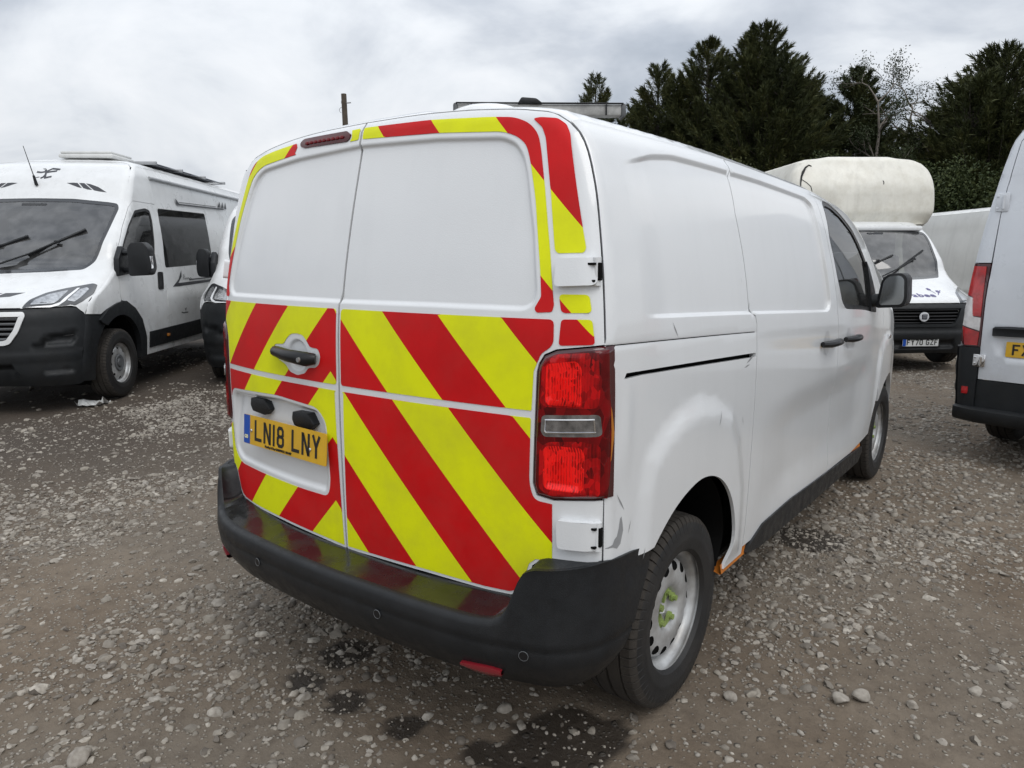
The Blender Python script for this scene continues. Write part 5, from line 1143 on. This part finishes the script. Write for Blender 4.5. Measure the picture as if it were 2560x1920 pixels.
    # closed wedge of cab in front (not seen from here)
    pr=[(x,z) for x,z in B.prof if z>.36];pr=pr+[(-x,z) for x,z in pr[::-1][1:]];n=len(pr);sl=[(4.6,1.0,1.0),(5.0,.985,.78),(5.35,.96,.46),(5.8,.9,.36),(6.0,.82,.30)]
    mb=MB();V=[(x*w,y,.36+(z-.36)*k) for y,w,k in sl for x,z in pr];mb.add(V,[(i*n+j,i*n+j+1,(i+1)*n+j+1,(i+1)*n+j) for i in range(len(sl)-1) for j in range(n-1)]+[tuple((len(sl)-1)*n+j for j in range(n))]);mb.build('cab_shell',SILVERW,r)
    mb=MB();mb.box((0,3,.42),(1.5,5.4,.16));mb.box((0,1.0,.34),(1.5,.1,.1),.03);mb.build('underbody',VOID,r)
    mb=MB();mb.box((0,2.8,1.2),(1.7,4.2,1.6));mb.build('load_space',VOID,r)
rear_van()
# ---------------------------------------------------------------- ground, gravel, litter
def vnoise(x,y,s,seed):
    r=np.random.default_rng(seed);N=256;G=r.random((N,N));u=x*s;v=y*s;i=np.floor(u).astype(int);j=np.floor(v).astype(int);a=u-i;b=v-j;a=a*a*(3-2*a);b=b*b*(3-2*b)
    g=lambda p,q:G[(i+p)%N,(j+q)%N];return (g(0,0)*(1-a)+g(1,0)*a)*(1-b)+(g(0,1)*(1-a)+g(1,1)*a)*b
def fbm(x,y,s,seed,o=4,k=.5):
    t=0;w=1;n=0
    for q in range(o): t=t+w*vnoise(x+7.3*q,y-3.1*q,s*2**q,seed+q);n+=w;w*=k
    return t/n
WHL=[(.8,.8),(-.8,.8),(.8,4.07),(-.8,4.07)]
def gh(x,y):
    h=.13*sstep(-x,2.2,5.4)*sstep(y,8,4)-.075*sstep(y,6,9.5)+.05*(fbm(x,y,.35,3,2)-.5)*1.2+.028*(fbm(x,y,1.7,11,3)-.5)+.014*(fbm(x,y,7,23,3)-.5)
    # rut pressed by traffic, and flat ground under the tyres
    for wx,wy in WHL:
        k=np.exp(-(((x-wx)/.34)**2+((y-wy)/.42)**2)**1.5);h=h*(1-k)-.004*k
    for px,py,pr in PUD: h=h-.012*np.exp(-(((x-px)**2+(y-py)**2)/pr**2)**1.5)
    return h
PUD=[(.70,.39,.19),(.62,.24,.10),(.80,.50,.10),(.50,.20,.07),(.22,.14,.075),(-.05,.11,.08),(-.27,.10,.09),(.85,2.66,.20),(-.30,.32,.12)]
def pudmask(x,y):
    m=np.zeros_like(x)
    wob=.5*(fbm(x,y,9,51,3)-.5)
    for px,py,pr in PUD: m=np.maximum(m,1-sstep(np.sqrt((x-px)**2+(y-py)**2)/pr+wob,.75,1.12))
    return m
def gravel_density(x,y):
    n=fbm(x,y,1.1,31,4,.6);d=sstep(n,.47,.60)
    base=.20+1.25*d
    base=base*(1+1.6*sstep(y,1.8,4.2)*sstep(x,.8,1.2)+.9*sstep(-x,.9,2.0)*sstep(-x,6.2,4.4))
    base=base*(1-.82*np.exp(-((x-.45)/.85)**2-((y-.25)/.40)**2))       # packed mud behind the bumper
    base=base*(1-.78*sstep(-x,5.0,5.9)*sstep(-x,14,9))                  # bare wet earth under the left row
    base=base*(1-.55*np.exp(-((x+.25)/.55)**2-((y+.45)/.35)**2))
    base=base*(1-.45*np.exp(-((x-1.6)/.5)**2-((y-1.3)/.35)**2))
    base=base+.9*np.exp(-((x-1.05)/.22)**2-((y-1.45)/.35)**2)+.8*np.exp(-((x+.35)/.5)**2-((y-.55)/.22)**2)
    return np.clip(base,0.03,2.2)
def make_ground():
    def axis(lo,hi,d,far):
        a=list(np.arange(lo,hi,d));s=d;p=a[-1]
        while p<far: s*=1.22;p+=s;a.append(p)
        s=d;p=lo;b=[]
        while p>-far: s*=1.22;p-=s;b.append(p)
        return np.array(b[::-1]+a)
    xs=axis(-9.2,3.2,.045,700);ys=axis(-1.3,9.5,.045,700);X,Y=np.meshgrid(xs,ys,indexing='ij');near=np.exp(-((X/90)**2+(Y/90)**2))
    Z=gh(X,Y)*near;a,b=X.shape;V=np.stack([X,Y,Z],-1).reshape(-1,3)
    idx=np.arange(a*b).reshape(a,b);F=np.stack([idx[:-1,:-1],idx[1:,:-1],idx[1:,1:],idx[:-1,1:]],-1).reshape(-1,4)
    me=bpy.data.meshes.new('ground');me.vertices.add(len(V));me.vertices.foreach_set('co',V.ravel().astype(np.float32));me.loops.add(F.size);me.loops.foreach_set('vertex_index',F.ravel().astype(np.int32));me.polygons.add(len(F));me.polygons.foreach_set('loop_start',np.arange(0,F.size,4,dtype=np.int32));me.polygons.foreach_set('loop_total',np.full(len(F),4,np.int32));me.update();me.validate();me.shade_smooth()
    at=me.attributes.new('wet','FLOAT','POINT');at.data.foreach_set('value',pudmask(X,Y).ravel().astype(np.float32))
    dk=sstep(-X,1.6,4.4)*sstep(-X,30,16)*.95+.35*(fbm(X,Y,.6,77,3)-.4)
    at=me.attributes.new('damp','FLOAT','POINT');at.data.foreach_set('value',np.clip(dk,0,1).ravel().astype(np.float32))
    m=bpy.data.materials.new('gravelly_mud');m.use_nodes=True;nt=m.node_tree;N=nt.nodes.new;L=nt.links.new;bs=nt.nodes['Principled BSDF']
    g=N('ShaderNodeNewGeometry').outputs['Position']
    def noise(sc,det=6,ro=.6):
        n=N('ShaderNodeTexNoise');n.inputs['Scale'].default_value=sc;n.inputs['Detail'].default_value=det;n.inputs['Roughness'].default_value=ro;L(g,n.inputs['Vector']);return n.outputs[0]
    def rng_(x,a,b,c=0.,d=1.):
        r=N('ShaderNodeMapRange');r.inputs[1].default_value=a;r.inputs[2].default_value=b;r.inputs[3].default_value=c;r.inputs[4].default_value=d;L(x,r.inputs[0]);return r.outputs[0]
    def mix(f,A,B):
        x=N('ShaderNodeMix');x.data_type='RGBA'
        if isinstance(f,float): x.inputs[0].default_value=f
        else: L(f,x.inputs[0])
        for k,v in ((6,A),(7,B)):
            if isinstance(v,tuple): x.inputs[k].default_value=(*v,1)
            else: L(v,x.inputs[k])
        return x.outputs[2]
    def mul(a,b):
        x=N('ShaderNodeMath');x.operation='MULTIPLY'
        for i,v in enumerate((a,b)):
            if isinstance(v,float): x.inputs[i].default_value=v
            else: L(v,x.inputs[i])
        return x.outputs[0]
    c=mix(rng_(noise(1.3,8),.35,.65),(.138,.104,.073),(.198,.158,.117))
    c=mix(rng_(noise(.5,5),.42,.62,0,.8),c,(.172,.147,.117))
    c=mix(rng_(noise(14,8,.7),.45,.72,0,.55),c,(.066,.049,.036))
    vo=N('ShaderNodeTexVoronoi');vo.inputs['Scale'].default_value=58;L(g,vo.inputs['Vector']);vo.inputs['Randomness'].default_value=1
    v2=N('ShaderNodeTexVoronoi');v2.inputs['Scale'].default_value=24;L(g,v2.inputs['Vector'])
    sc=N('ShaderNodeSeparateColor');L(vo.outputs['Color'],sc.inputs[0]);s2=N('ShaderNodeSeparateColor');L(v2.outputs['Color'],s2.inputs[0])
    grit=mul(rng_(vo.outputs['Distance'],.22,.38,1.,0.),rng_(sc.outputs[0],.66,.72));c=mix(mul(grit,.8),c,(.33,.30,.255))
    peb=mul(rng_(v2.outputs['Distance'],.2,.34,1.,0.),rng_(s2.outputs[0],.78,.82));c=mix(mul(peb,.75),c,(.36,.325,.275))
    # distance: beyond the modelled stones the gravel is only texture
    ad=N('ShaderNodeAttribute');ad.attribute_name='damp';aw=N('ShaderNodeAttribute');aw.attribute_name='wet'
    c=mix(mul(ad.outputs['Fac'],.80),c,(.042,.032,.025))
    wm=rng_(aw.outputs['Fac'],.25,.75);c=mix(mul(wm,.86),c,(.026,.021,.017));L(c,bs.inputs['Base Color'])
    L(rng_(aw.outputs['Fac'],.2,.9,.93,.42),bs.inputs['Roughness']);bs.inputs['Specular IOR Level'].default_value=.35
    bh=N('ShaderNodeMath');bh.operation='ADD';L(mul(noise(30,8,.7),.9),bh.inputs[0]);ah=N('ShaderNodeMath');ah.operation='ADD';L(mul(grit,.5),ah.inputs[0]);L(mul(peb,1.2),ah.inputs[1]);L(ah.outputs[0],bh.inputs[1])
    bp=N('ShaderNodeBump');bp.inputs['Strength'].default_value=.9;bp.inputs['Distance'].default_value=.012;L(bh.outputs[0],bp.inputs['Height']);L(bp.outputs[0],bs.inputs['Normal'])
    o=link('ground',me,m);o['kind']='structure'
make_ground()
def ico(sub):
    bm=bmesh.new();bmesh.ops.create_icosphere(bm,subdivisions=sub,radius=1);bm.verts.ensure_lookup_table();V=np.array([v.co[:] for v in bm.verts]);bm.verts.index_update();F=np.array([[v.index for v in f.verts] for f in bm.faces]);bm.free();return V,F
def stone_mat():
    m=bpy.data.materials.new('limestone_gravel');m.use_nodes=True;nt=m.node_tree;N=nt.nodes.new;L=nt.links.new;b=nt.nodes['Principled BSDF'];b.inputs['Roughness'].default_value=.85
    g=N('ShaderNodeNewGeometry');r=N('ShaderNodeValToRGB');L(g.outputs['Random Per Island'],r.inputs[0]);e=r.color_ramp.elements;e[0].position=0;e[0].color=(.09,.075,.06,1);e[1].position=1;e[1].color=(.48,.44,.375,1)
    for p,c in ((.22,(.17,.15,.125,1)),(.5,(.26,.235,.195,1)),(.75,(.35,.315,.265,1)),(.9,(.31,.285,.25,1))): k=e.new(p);k.color=c
    n=N('ShaderNodeTexNoise');n.inputs['Scale'].default_value=55;n.inputs['Detail'].default_value=6;L(g.outputs['Position'],n.inputs['Vector'])
    mr=N('ShaderNodeMapRange');mr.inputs[1].default_value=.38;mr.inputs[2].default_value=.7;mr.inputs[3].default_value=0;mr.inputs[4].default_value=.65;L(n.outputs[0],mr.inputs[0])
    x=N('ShaderNodeMix');x.data_type='RGBA';L(mr.outputs[0],x.inputs[0]);L(r.outputs[0],x.inputs[6]);x.inputs[7].default_value=(.17,.145,.12,1);L(x.outputs[2],b.inputs['Base Color'])
    bp=N('ShaderNodeBump');bp.inputs['Distance'].default_value=.003;L(n.outputs[0],bp.inputs['Height']);L(bp.outputs[0],b.inputs['Normal']);return m
STONE=stone_mat()
def stones(name,P,S,sub,seed):
    """one mesh of many flattened, knocked-about pebbles"""
    r=np.random.default_rng(seed);V,F=ico(sub);n=len(P);nv=len(V)
    K=24;var=[]
    for k in range(K):
        W=V.copy()
        for _ in range(5):
            d=r.normal(size=3);d/=np.linalg.norm(d);h=r.uniform(.42,.85);t=W@d;W=W-np.outer(np.maximum(t-h,0)*.85,d)
        W*=1+.10*r.normal(size=(nv,1));var.append(W)
    var=np.array(var)[r.integers(0,K,n)]
    sc=np.stack([np.ones(n),r.uniform(.6,.95,n),r.uniform(.38,.68,n)],1)*S[:,None];var=var*sc[:,None,:]
    a=r.uniform(0,2*math.pi,n);ti=r.normal(0,.22,n);ca,sa,ct,st=np.cos(a),np.sin(a),np.cos(ti),np.sin(ti)
    x,y,z=var[...,0],var[...,1],var[...,2];y,z=y*ct[:,None]-z*st[:,None],y*st[:,None]+z*ct[:,None];x,y=x*ca[:,None]-y*sa[:,None],x*sa[:,None]+y*ca[:,None]
    W=np.stack([x,y,z],-1)+P[:,None,:];FF=(F[None]+np.arange(n)[:,None,None]*nv).reshape(-1,3);W=W.reshape(-1,3)
    me=bpy.data.meshes.new(name);me.vertices.add(len(W));me.vertices.foreach_set('co',W.ravel().astype(np.float32));me.loops.add(FF.size);me.loops.foreach_set('vertex_index',FF.ravel().astype(np.int32));me.polygons.add(len(FF));me.polygons.foreach_set('loop_start',np.arange(0,FF.size,3,dtype=np.int32));me.polygons.foreach_set('loop_total',np.full(len(FF),3,np.int32));me.update();me.validate()
    if sub>1: me.shade_smooth();me.set_sharp_from_angle(angle=math.radians(38))
    o=link(name,me,STONE);o['kind']='stuff';return o
def clear_of_tyres(x,y):
    k=np.ones(len(x),bool)
    for wx,wy in WHL: k&=~((np.abs(x-wx)<.125)&(np.abs(y-wy)<.16))
    return k
def make_gravel():
    r=np.random.default_rng(5)
    def scatter(n,x0,x1,y0,y1,smin,smed,sig,smax,pw=1.0,cond=None):
        x=r.uniform(x0,x1,n);y=r.uniform(y0,y1,n);d=gravel_density(x,y)**pw;k=(r.random(n)*2.0<d)&clear_of_tyres(x,y)
        if cond is not None: k&=cond(x,y)
        x,y=x[k],y[k];s=np.clip(smed*np.exp(sig*r.normal(size=len(x))),smin,smax);return x,y,s
    inside=lambda x,y:(y>-.95-.0*x)&(((x-1.859)*-.611+(y+1.381)*.791)>.25)      # in front of where the photographer stands
    x,y,s=scatter(52000,-5.5,3.0,-1.0,3.2,.005,.0115,.46,.034,1.0,inside);z=gh(x,y)+s*.02;stones('gravel',np.stack([x,y,z],1),s,2,1)
    x,y,s=scatter(70000,-5.5,3.0,-1.0,3.2,.003,.0058,.35,.012,.6,inside);z=gh(x,y)+s*.15;stones('grit',np.stack([x,y,z],1),s,1,2)
    x,y,s=scatter(120000,-9.5,4.2,-.6,12.5,.008,.0165,.40,.036,1.0,lambda x,y:(y>3.1)|(x<-5.4));z=gh(x,y)+s*.02;stones('far_gravel',np.stack([x,y,z],1),s,1,3)
make_gravel()
# the larger loose stones one can pick out one by one
def big_stones():
    px=[(1.416,1.228,.036,'pale upright stone behind the rear wheel of the chevron van'),(1.36,1.17,.034,'flat stone leaning against the pale upright stone'),(1.05,.93,.026,'grey stone on bare mud nearest the rear tyre'),
        (1.57,1.30,.024,'small rounded stone alone on the brown mud to the right'),(-.45,-.62,.040,'large pale stone at the near left edge of the ground'),(-.12,-.50,.032,'blunt stone on brown mud near the bottom of the picture'),
        (.50,-.02,.024,'round stone beside the wet stain behind the bumper'),(.30,-.12,.022,'oval stone left of the wet stain behind the bumper')]
    V,F=ico(3);r=np.random.default_rng(9)
    for x,y,s,lab in px:
        W=V.copy()
        for _ in range(9):
            d=r.normal(size=3);d/=np.linalg.norm(d);h=r.uniform(.5,.9);t=W@d;W=W-np.outer(np.maximum(t-h,0)*.9,d)
        W*=np.array([1,r.uniform(.65,.9),r.uniform(.55,.8)])*s;a=r.uniform(0,6);W=W@np.array([[math.cos(a),math.sin(a),0],[-math.sin(a),math.cos(a),0],[0,0,1]]);z=float(gh(np.array([x]),np.array([y]))[0])
        me=bpy.data.meshes.new('stone');me.from_pydata([tuple(p) for p in W],[],[tuple(f) for f in F.tolist()]);me.shade_smooth();me.set_sharp_from_angle(angle=math.radians(40));o=link('stone',me,STONE);o.location=(x,y,z+s*.35);tag(o,lab,'stone',group='larger loose stones')
big_stones()
def litter():
    x,y=-5.70,1.60;z=float(gh(np.array([x]),np.array([y]))[0]);r=np.random.default_rng(4)
    mb=MB();n=7;G=np.zeros((n,n,3))
    for i in range(n):
        for j in range(n): G[i,j]=((i-3)*.04+.01*r.normal(),(j-3)*.032+.008*r.normal(),.012+.03*abs(r.normal())*(.3+abs(i-3)/4))
    mb.grid(G);o=mb.build('paper_scrap',mat('litter_paper',(.72,.72,.70),rough=.8,var=.15),None,angle=20);o.location=(x,y,z);o.rotation_euler=(0,0,.6);tag(o,'crumpled white paper scrap on dark mud below the camper van','paper')
litter()
# ---------------------------------------------------------------- trees, bushes, pole
CAMP=np.array([1.859,-1.38127]);CYAW=.657929
def place(px,D):
    a=(px-1106)/1548.0;f=np.array([-math.sin(CYAW),math.cos(CYAW)]);r=np.array([math.cos(CYAW),math.sin(CYAW)]);return CAMP+D*(f+a*r)
def leaf_mat(name,cols,rough=.65):
    m=bpy.data.materials.new(name);m.use_nodes=True;nt=m.node_tree;N=nt.nodes.new;L=nt.links.new;b=nt.nodes['Principled BSDF'];b.inputs['Roughness'].default_value=rough;b.inputs['Specular IOR Level'].default_value=.25
    g=N('ShaderNodeNewGeometry');r=N('ShaderNodeValToRGB');e=r.color_ramp.elements;e[0].position=0;e[0].color=(*cols[0],1);e[1].position=1;e[1].color=(*cols[-1],1)
    for i,c in enumerate(cols[1:-1]): k=e.new((i+1)/(len(cols)-1));k.color=(*c,1)
    n=N('ShaderNodeTexNoise');n.inputs['Scale'].default_value=.9;n.inputs['Detail'].default_value=4;L(g.outputs['Position'],n.inputs['Vector'])
    a=N('ShaderNodeMath');a.operation='MULTIPLY_ADD';L(g.outputs['Random Per Island'],a.inputs[0]);a.inputs[1].default_value=.45;mr=N('ShaderNodeMapRange');mr.inputs[1].default_value=.3;mr.inputs[2].default_value=.72;mr.inputs[3].default_value=0;mr.inputs[4].default_value=.55;L(n.outputs[0],mr.inputs[0]);L(mr.outputs[0],a.inputs[2]);L(a.outputs[0],r.inputs[0]);L(r.outputs[0],b.inputs['Base Color']);return m
CYP=leaf_mat('cypress_foliage',[(.020,.026,.012),(.040,.050,.019),(.068,.076,.026),(.115,.110,.036)])
BROAD=leaf_mat('broad_foliage',[(.015,.025,.010),(.028,.042,.014),(.048,.062,.019),(.070,.082,.026)])
DRY=leaf_mat('dark_leaf',[(.018,.026,.012),(.03,.042,.016),(.045,.055,.02)])
BARK=mat('bark',(.085,.072,.06),rough=.9,var=.4,vscale=8);BARKP=mat('pale_bark',(.20,.175,.15),rough=.9,var=.35,vscale=6);WOODG=mat('pole_wood',(.10,.082,.062),rough=.9,var=.4,vscale=3,streak=.4)
def fast_mesh(name,V,F,m,parent):
    V=np.asarray(V,np.float32);F=np.asarray(F,np.int32);k=F.shape[1];me=bpy.data.meshes.new(name);me.vertices.add(len(V));me.vertices.foreach_set('co',V.ravel());me.loops.add(F.size);me.loops.foreach_set('vertex_index',F.ravel());me.polygons.add(len(F));me.polygons.foreach_set('loop_start',np.arange(0,F.size,k,dtype=np.int32));me.polygons.foreach_set('loop_total',np.full(len(F),k,np.int32));me.update();me.validate();return link(name,me,m,parent)
def fronds(P,D,Ln,Wd,r,droop=.15):
    """kite-shaped sprays: base P, unit direction D"""
    n=len(P);s=np.cross(D,r.normal(size=(n,3)));s/=np.maximum(np.linalg.norm(s,axis=1,keepdims=True),1e-6);mid=P+D*(Ln*.45)[:,None];tip=P+D*Ln[:,None]+np.array([0,0,-1])*(droop*Ln)[:,None]
    V=np.stack([P,mid+s*Wd[:,None],tip,mid-s*Wd[:,None]],1).reshape(-1,3);F=np.arange(4*n).reshape(n,4);return V,F
def cypress(name,lab,px,ytop,D,rad,seed,nl=150,dens=90,fl=.27,fw=.016,low=.0,tops=1,rough=1.0,m=None,group='conifers along the far edge of the yard'):
    r=np.random.default_rng(seed);p=place(px,D);H=1.54+(560-ytop-26-(26 if ytop<90 else 14)*(1))/1548*D+.07;t=thing(name,lab,'tree',(p[0],p[1],-.09),r.uniform(0,6),group)
    mb=MB();mb.tube([(0,0,0),(.05,.03,H*.5),(0,0,H*.97)],[.05+.018*H,.03+.010*H,.012],8)
    Ps=[];Ds=[];Ls=[]
    leaders=[(0,0,H,1.0)]+[(r.uniform(-.55,.55)*rad,r.uniform(-.55,.55)*rad,H*r.uniform(.80,.95),.55) for _ in range(tops-1)]
    for lx,ly,lh,lw in leaders:
        if lw<1: mb.tube([(lx*.2,ly*.2,lh*.35),(lx*.8,ly*.8,lh*.7),(lx,ly,lh*.98)],[.05,.035,.01],5)
        n=int(1.5*nl*lw)
        for i in range(n):
            u=((i+r.random())/n)**.85;h=lh*(low+(.985-low)*u);k=1-(h/lh)
            env=rad*lw**.7*(min(1,k*1.9+.03)**.8)*(.78+.22*min(1,(h/lh)*3))*r.uniform(.74,1.14)*rough**r.normal(0,.3)
            a=r.uniform(0,2*math.pi);up=.25+.9*u+r.normal(0,.12)
            base=np.array([lx*u,ly*u,h-env*.45*up]);d=np.array([math.cos(a),math.sin(a),up*.55]);
            tip=np.array([lx,ly,h])*np.array([u,u,1])+np.array([math.cos(a)*env,math.sin(a)*env,env*.28*up+.12])
            c=(base+tip)/2+np.array([0,0,-.10*env]);m_=max(10,int(3.1*dens*(.25+env/rad)))
            if env>.7: mb.tube([tuple(base),tuple(c),tuple(tip*.9+c*.1)],[.028,.018,.006],4,cap=False)
            s=r.random(m_)**.62;s=.18+.82*s;q=(1-s)[:,None]**2*base+2*(s*(1-s))[:,None]*c+(s**2)[:,None]*tip
            dr=2*(1-s)[:,None]*(c-base)+2*s[:,None]*(tip-c);dr/=np.maximum(np.linalg.norm(dr,axis=1,keepdims=True),1e-6)
            dr=dr*1.0+r.normal(size=(m_,3))*(.70-.38*s)[:,None]+np.array([0,0,.18]);dr/=np.linalg.norm(dr,axis=1,keepdims=True)
            Ps.append(q+r.normal(size=(m_,3))*(.10*(1.15-s))[:,None]*(.5+env/rad));Ds.append(dr);Ls.append(fl*r.uniform(.45,1.15,m_)*(.75+.35*s))
    P=np.concatenate(Ps);Dd=np.concatenate(Ds);L_=np.concatenate(Ls);V,F=fronds(P,Dd,L_,fw*r.uniform(.5,1.2,len(P)),r)
    k=mb.build('trunk',BARK,t,angle=0,recalc=False);fast_mesh('crown',V,F,m or CYP,t);return t
def sparse_tree(name,lab,px,ytop,D,seed,spread=1.6,leaves=1.0,bark=BARKP,group=None,clear=.35,levels=4):
    r=np.random.default_rng(seed);p=place(px,D);H=1.54+(560-ytop)/1548*D+.07;t=thing(name,lab,'tree',(p[0],p[1],-.09),0,group);mb=MB();tips=[]
    def grow(a,d,l,rad,lev):
        pts=[a];q=a.copy();dd=d.copy()
        for _ in range(4):
            dd=dd+r.normal(size=3)*.20+np.array([0,0,.05]);dd/=np.linalg.norm(dd);q=q+dd*l/4;pts.append(q.copy())
        mb.tube([tuple(x) for x in pts],[rad,rad*.86,rad*.72,rad*.6,rad*.48],5,cap=False)
        if lev==0: tips.append((pts[-1],dd));return
        tips.append((pts[-1],dd)) if lev<=2 else None
        for k in range(r.integers(2,4)):
            i=r.integers(2,5);nd=dd+r.normal(size=3)*.62*spread/1.6;nd[2]=abs(nd[2])*.7+.12;nd/=np.linalg.norm(nd);grow(pts[i],nd,l*r.uniform(.52,.75),rad*.48,lev-1)
    trunk=[np.array([0,0,0.])];q=trunk[0]
    for i in range(7): q=q+np.array([r.normal()*.06,r.normal()*.06,H*.88/7]);trunk.append(q)
    rads=[.13,.115,.10,.09,.075,.06,.045,.025];mb.tube([tuple(x) for x in trunk],rads,8)
    for i in range(2,8):
        if trunk[i][2]<H*clear: continue
        for k in range(2):
            a=r.uniform(0,6.28);nd=np.array([math.cos(a)*.8,math.sin(a)*.8,.55]);nd/=np.linalg.norm(nd);grow(trunk[i],nd,H*.15*r.uniform(.6,1.2)*spread/1.6,.035,2)
    mb.build('trunk',bark,t,angle=0,recalc=False)
    if leaves>0:
        Ps=[];Ds=[]
        for a,d in tips:
            n=int(60*leaves*r.uniform(.3,1.6));Ps.append(a+r.normal(size=(n,3))*.17);Ds.append(r.normal(size=(n,3))+np.array([0,0,.2]))
        P=np.concatenate(Ps);Dd=np.concatenate(Ds);Dd/=np.linalg.norm(Dd,axis=1,keepdims=True);V,F=fronds(P,Dd,r.uniform(.05,.10,len(P)),r.uniform(.014,.028,len(P)),r);fast_mesh('crown',V,F,DRY,t)
    return t
def bush(name,lab,px,ytop,D,w,seed,n=11000,m=None,cat='bush',group='bushes below the conifers'):
    r=np.random.default_rng(seed);p=place(px,D);H=1.54+(560-ytop)/1548*D+.07;t=thing(name,lab,cat,(p[0],p[1],-.09),0,group)
    K=26;C=np.stack([r.normal(0,.46,K)*w,r.normal(0,.35,K)*w,H*r.uniform(.12,.86,K)],1);C[:,2]*=1-.35*np.minimum(1,np.abs(C[:,0])/w);R=r.uniform(.22,.48,K)*min(w,H*.6)
    mb=MB()
    for c in C[:14]: mb.tube([(c[0]*.15,c[1]*.15,0),(c[0]*.6,c[1]*.6,c[2]*.6),tuple(c)],[.05,.03,.012],5,cap=False)
    mb.build('stems',BARKP,t,angle=0,recalc=False)
    n=int(n*2.6);i=r.integers(0,K,n);d=r.normal(size=(n,3));d/=np.linalg.norm(d,axis=1,keepdims=True);rr=r.random(n)**.4;P=C[i]+d*(R[i]*rr)[:,None];P[:,2]=np.maximum(P[:,2],.05)
    Dd=d+r.normal(size=(n,3))*.7+np.array([0,0,.25]);Dd/=np.linalg.norm(Dd,axis=1,keepdims=True);V,F=fronds(P,Dd,r.uniform(.07,.15,n),r.uniform(.022,.045,n),r);fast_mesh('crown',V,F,m or BROAD,t);return t
cypress('conifer','small open conifer with three bare-sided tips, leftmost of the row',1280,150,33,1.9,1,nl=95,dens=46,tops=4,low=.25)
cypress('conifer','narrow conifer between the small open one and the great double conifer',1408,132,31,2.2,2,nl=150,dens=80,tops=3)
cypress('conifer','left tip of the great double conifer, a little lower than its neighbour',1508,78,30,2.7,3,nl=210,dens=95,tops=4)
cypress('conifer','tallest conifer of the row, dark and broad with a pointed top',1618,50,29,3.3,4,nl=290,dens=110,tops=5)
cypress('conifer','short feathery conifer on the right shoulder of the tallest one',1716,165,30,2.0,5,nl=150,dens=75,tops=4)
cypress('conifer','dark conifer just left of the bare-stemmed pale tree',1815,142,29,2.1,6,nl=190,dens=85,tops=4)
cypress('conifer','broad dark conifer at the right end, above the luton van and grey van',2112,104,27,4.1,7,nl=300,dens=110,tops=4)
cypress('conifer','conifer cut by the right picture edge beyond the grey van',2290,190,29,2.6,8,nl=190,dens=80,tops=3)
cypress('conifer','dark conifer in the dip between the two tips of the great double conifer',1565,165,33,2.8,9,nl=150,dens=70,tops=3)
cypress('conifer','dark conifer filling the gap right of the tallest one',1748,215,33,2.4,10,nl=140,dens=70,tops=3)
cypress('conifer','low dark conifer behind the two thin trees, filling the gap',1905,262,31,2.4,12,nl=140,dens=70,tops=3)
cypress('conifer','low dark conifer between the narrow one and the small open one',1352,215,34,1.9,11,nl=110,dens=55,tops=3)
sparse_tree('thin_tree','thin pale-stemmed tree with sparse dark leaves between two conifers',1872,185,27,21,spread=1.5,leaves=1.0,clear=.42)
sparse_tree('thin_tree','leaning thin tree with few leaves right of the pale-stemmed one',1925,205,28,22,spread=1.9,leaves=.8,clear=.45)
sparse_tree('bare_tree','small leafless tree in the gap left of the broad right-hand conifer',1962,238,27,23,spread=1.4,leaves=0,clear=.5)
bush('bush','olive green broadleaf bush below the broad right-hand conifer',2085,330,24,2.6,31,n=15000)
bush('bush','dark low bush in the gap under the thin trees',1935,292,26,1.7,32,n=12000)
bush('bush','dark bush under the tallest conifer',1640,350,26,3.0,33,n=12000,m=CYP)
bush('bush','green bush under the conifer beside the pale-stemmed tree',1780,330,26,2.2,34,n=12000)
bush('bush','bush behind the grey van at the right picture edge',2210,360,24,2.4,35,n=11000)
bush('bush','dark bush at the foot of the narrow conifer',1480,330,28,2.8,36,n=11000,m=CYP)
bush('bush','distant dark treetop between the camper and the chevron van',508,404,42,1.6,37,n=5000,m=CYP,group='far treetops')
def pole():
    p=place(766,36);H=1.54+(560-221)/1548*36;t=thing('telegraph_pole','bare wooden telegraph pole standing beyond the chevron van','pole',(p[0],p[1],-.09),.3)
    mb=MB();mb.tube([(-.02,0,0),(0,0,H*.5),(-.06,.0,H)],[.17,.15,.125],14);mb.build('shaft',WOODG,t)
    mb=MB();mb.box((.10,0,H-.42),(.42,.06,.05),.01);mb.build('bracket',ALU,t)
    mb=MB();mb.tube([(-.20,0,H-.42),(-.20,0,H-.30)],[.03,.02],8);mb.tube([(-.22+.12*math.cos(a),.0,H-.72+.12*math.sin(a)) for a in np.linspace(.4,4.6,10)],.012,5);mb.tube([(-.10,0,H-.5),(-.17,0,H-.62)],.015,5);mb.build('insulator_hook',ALU,t)
pole()
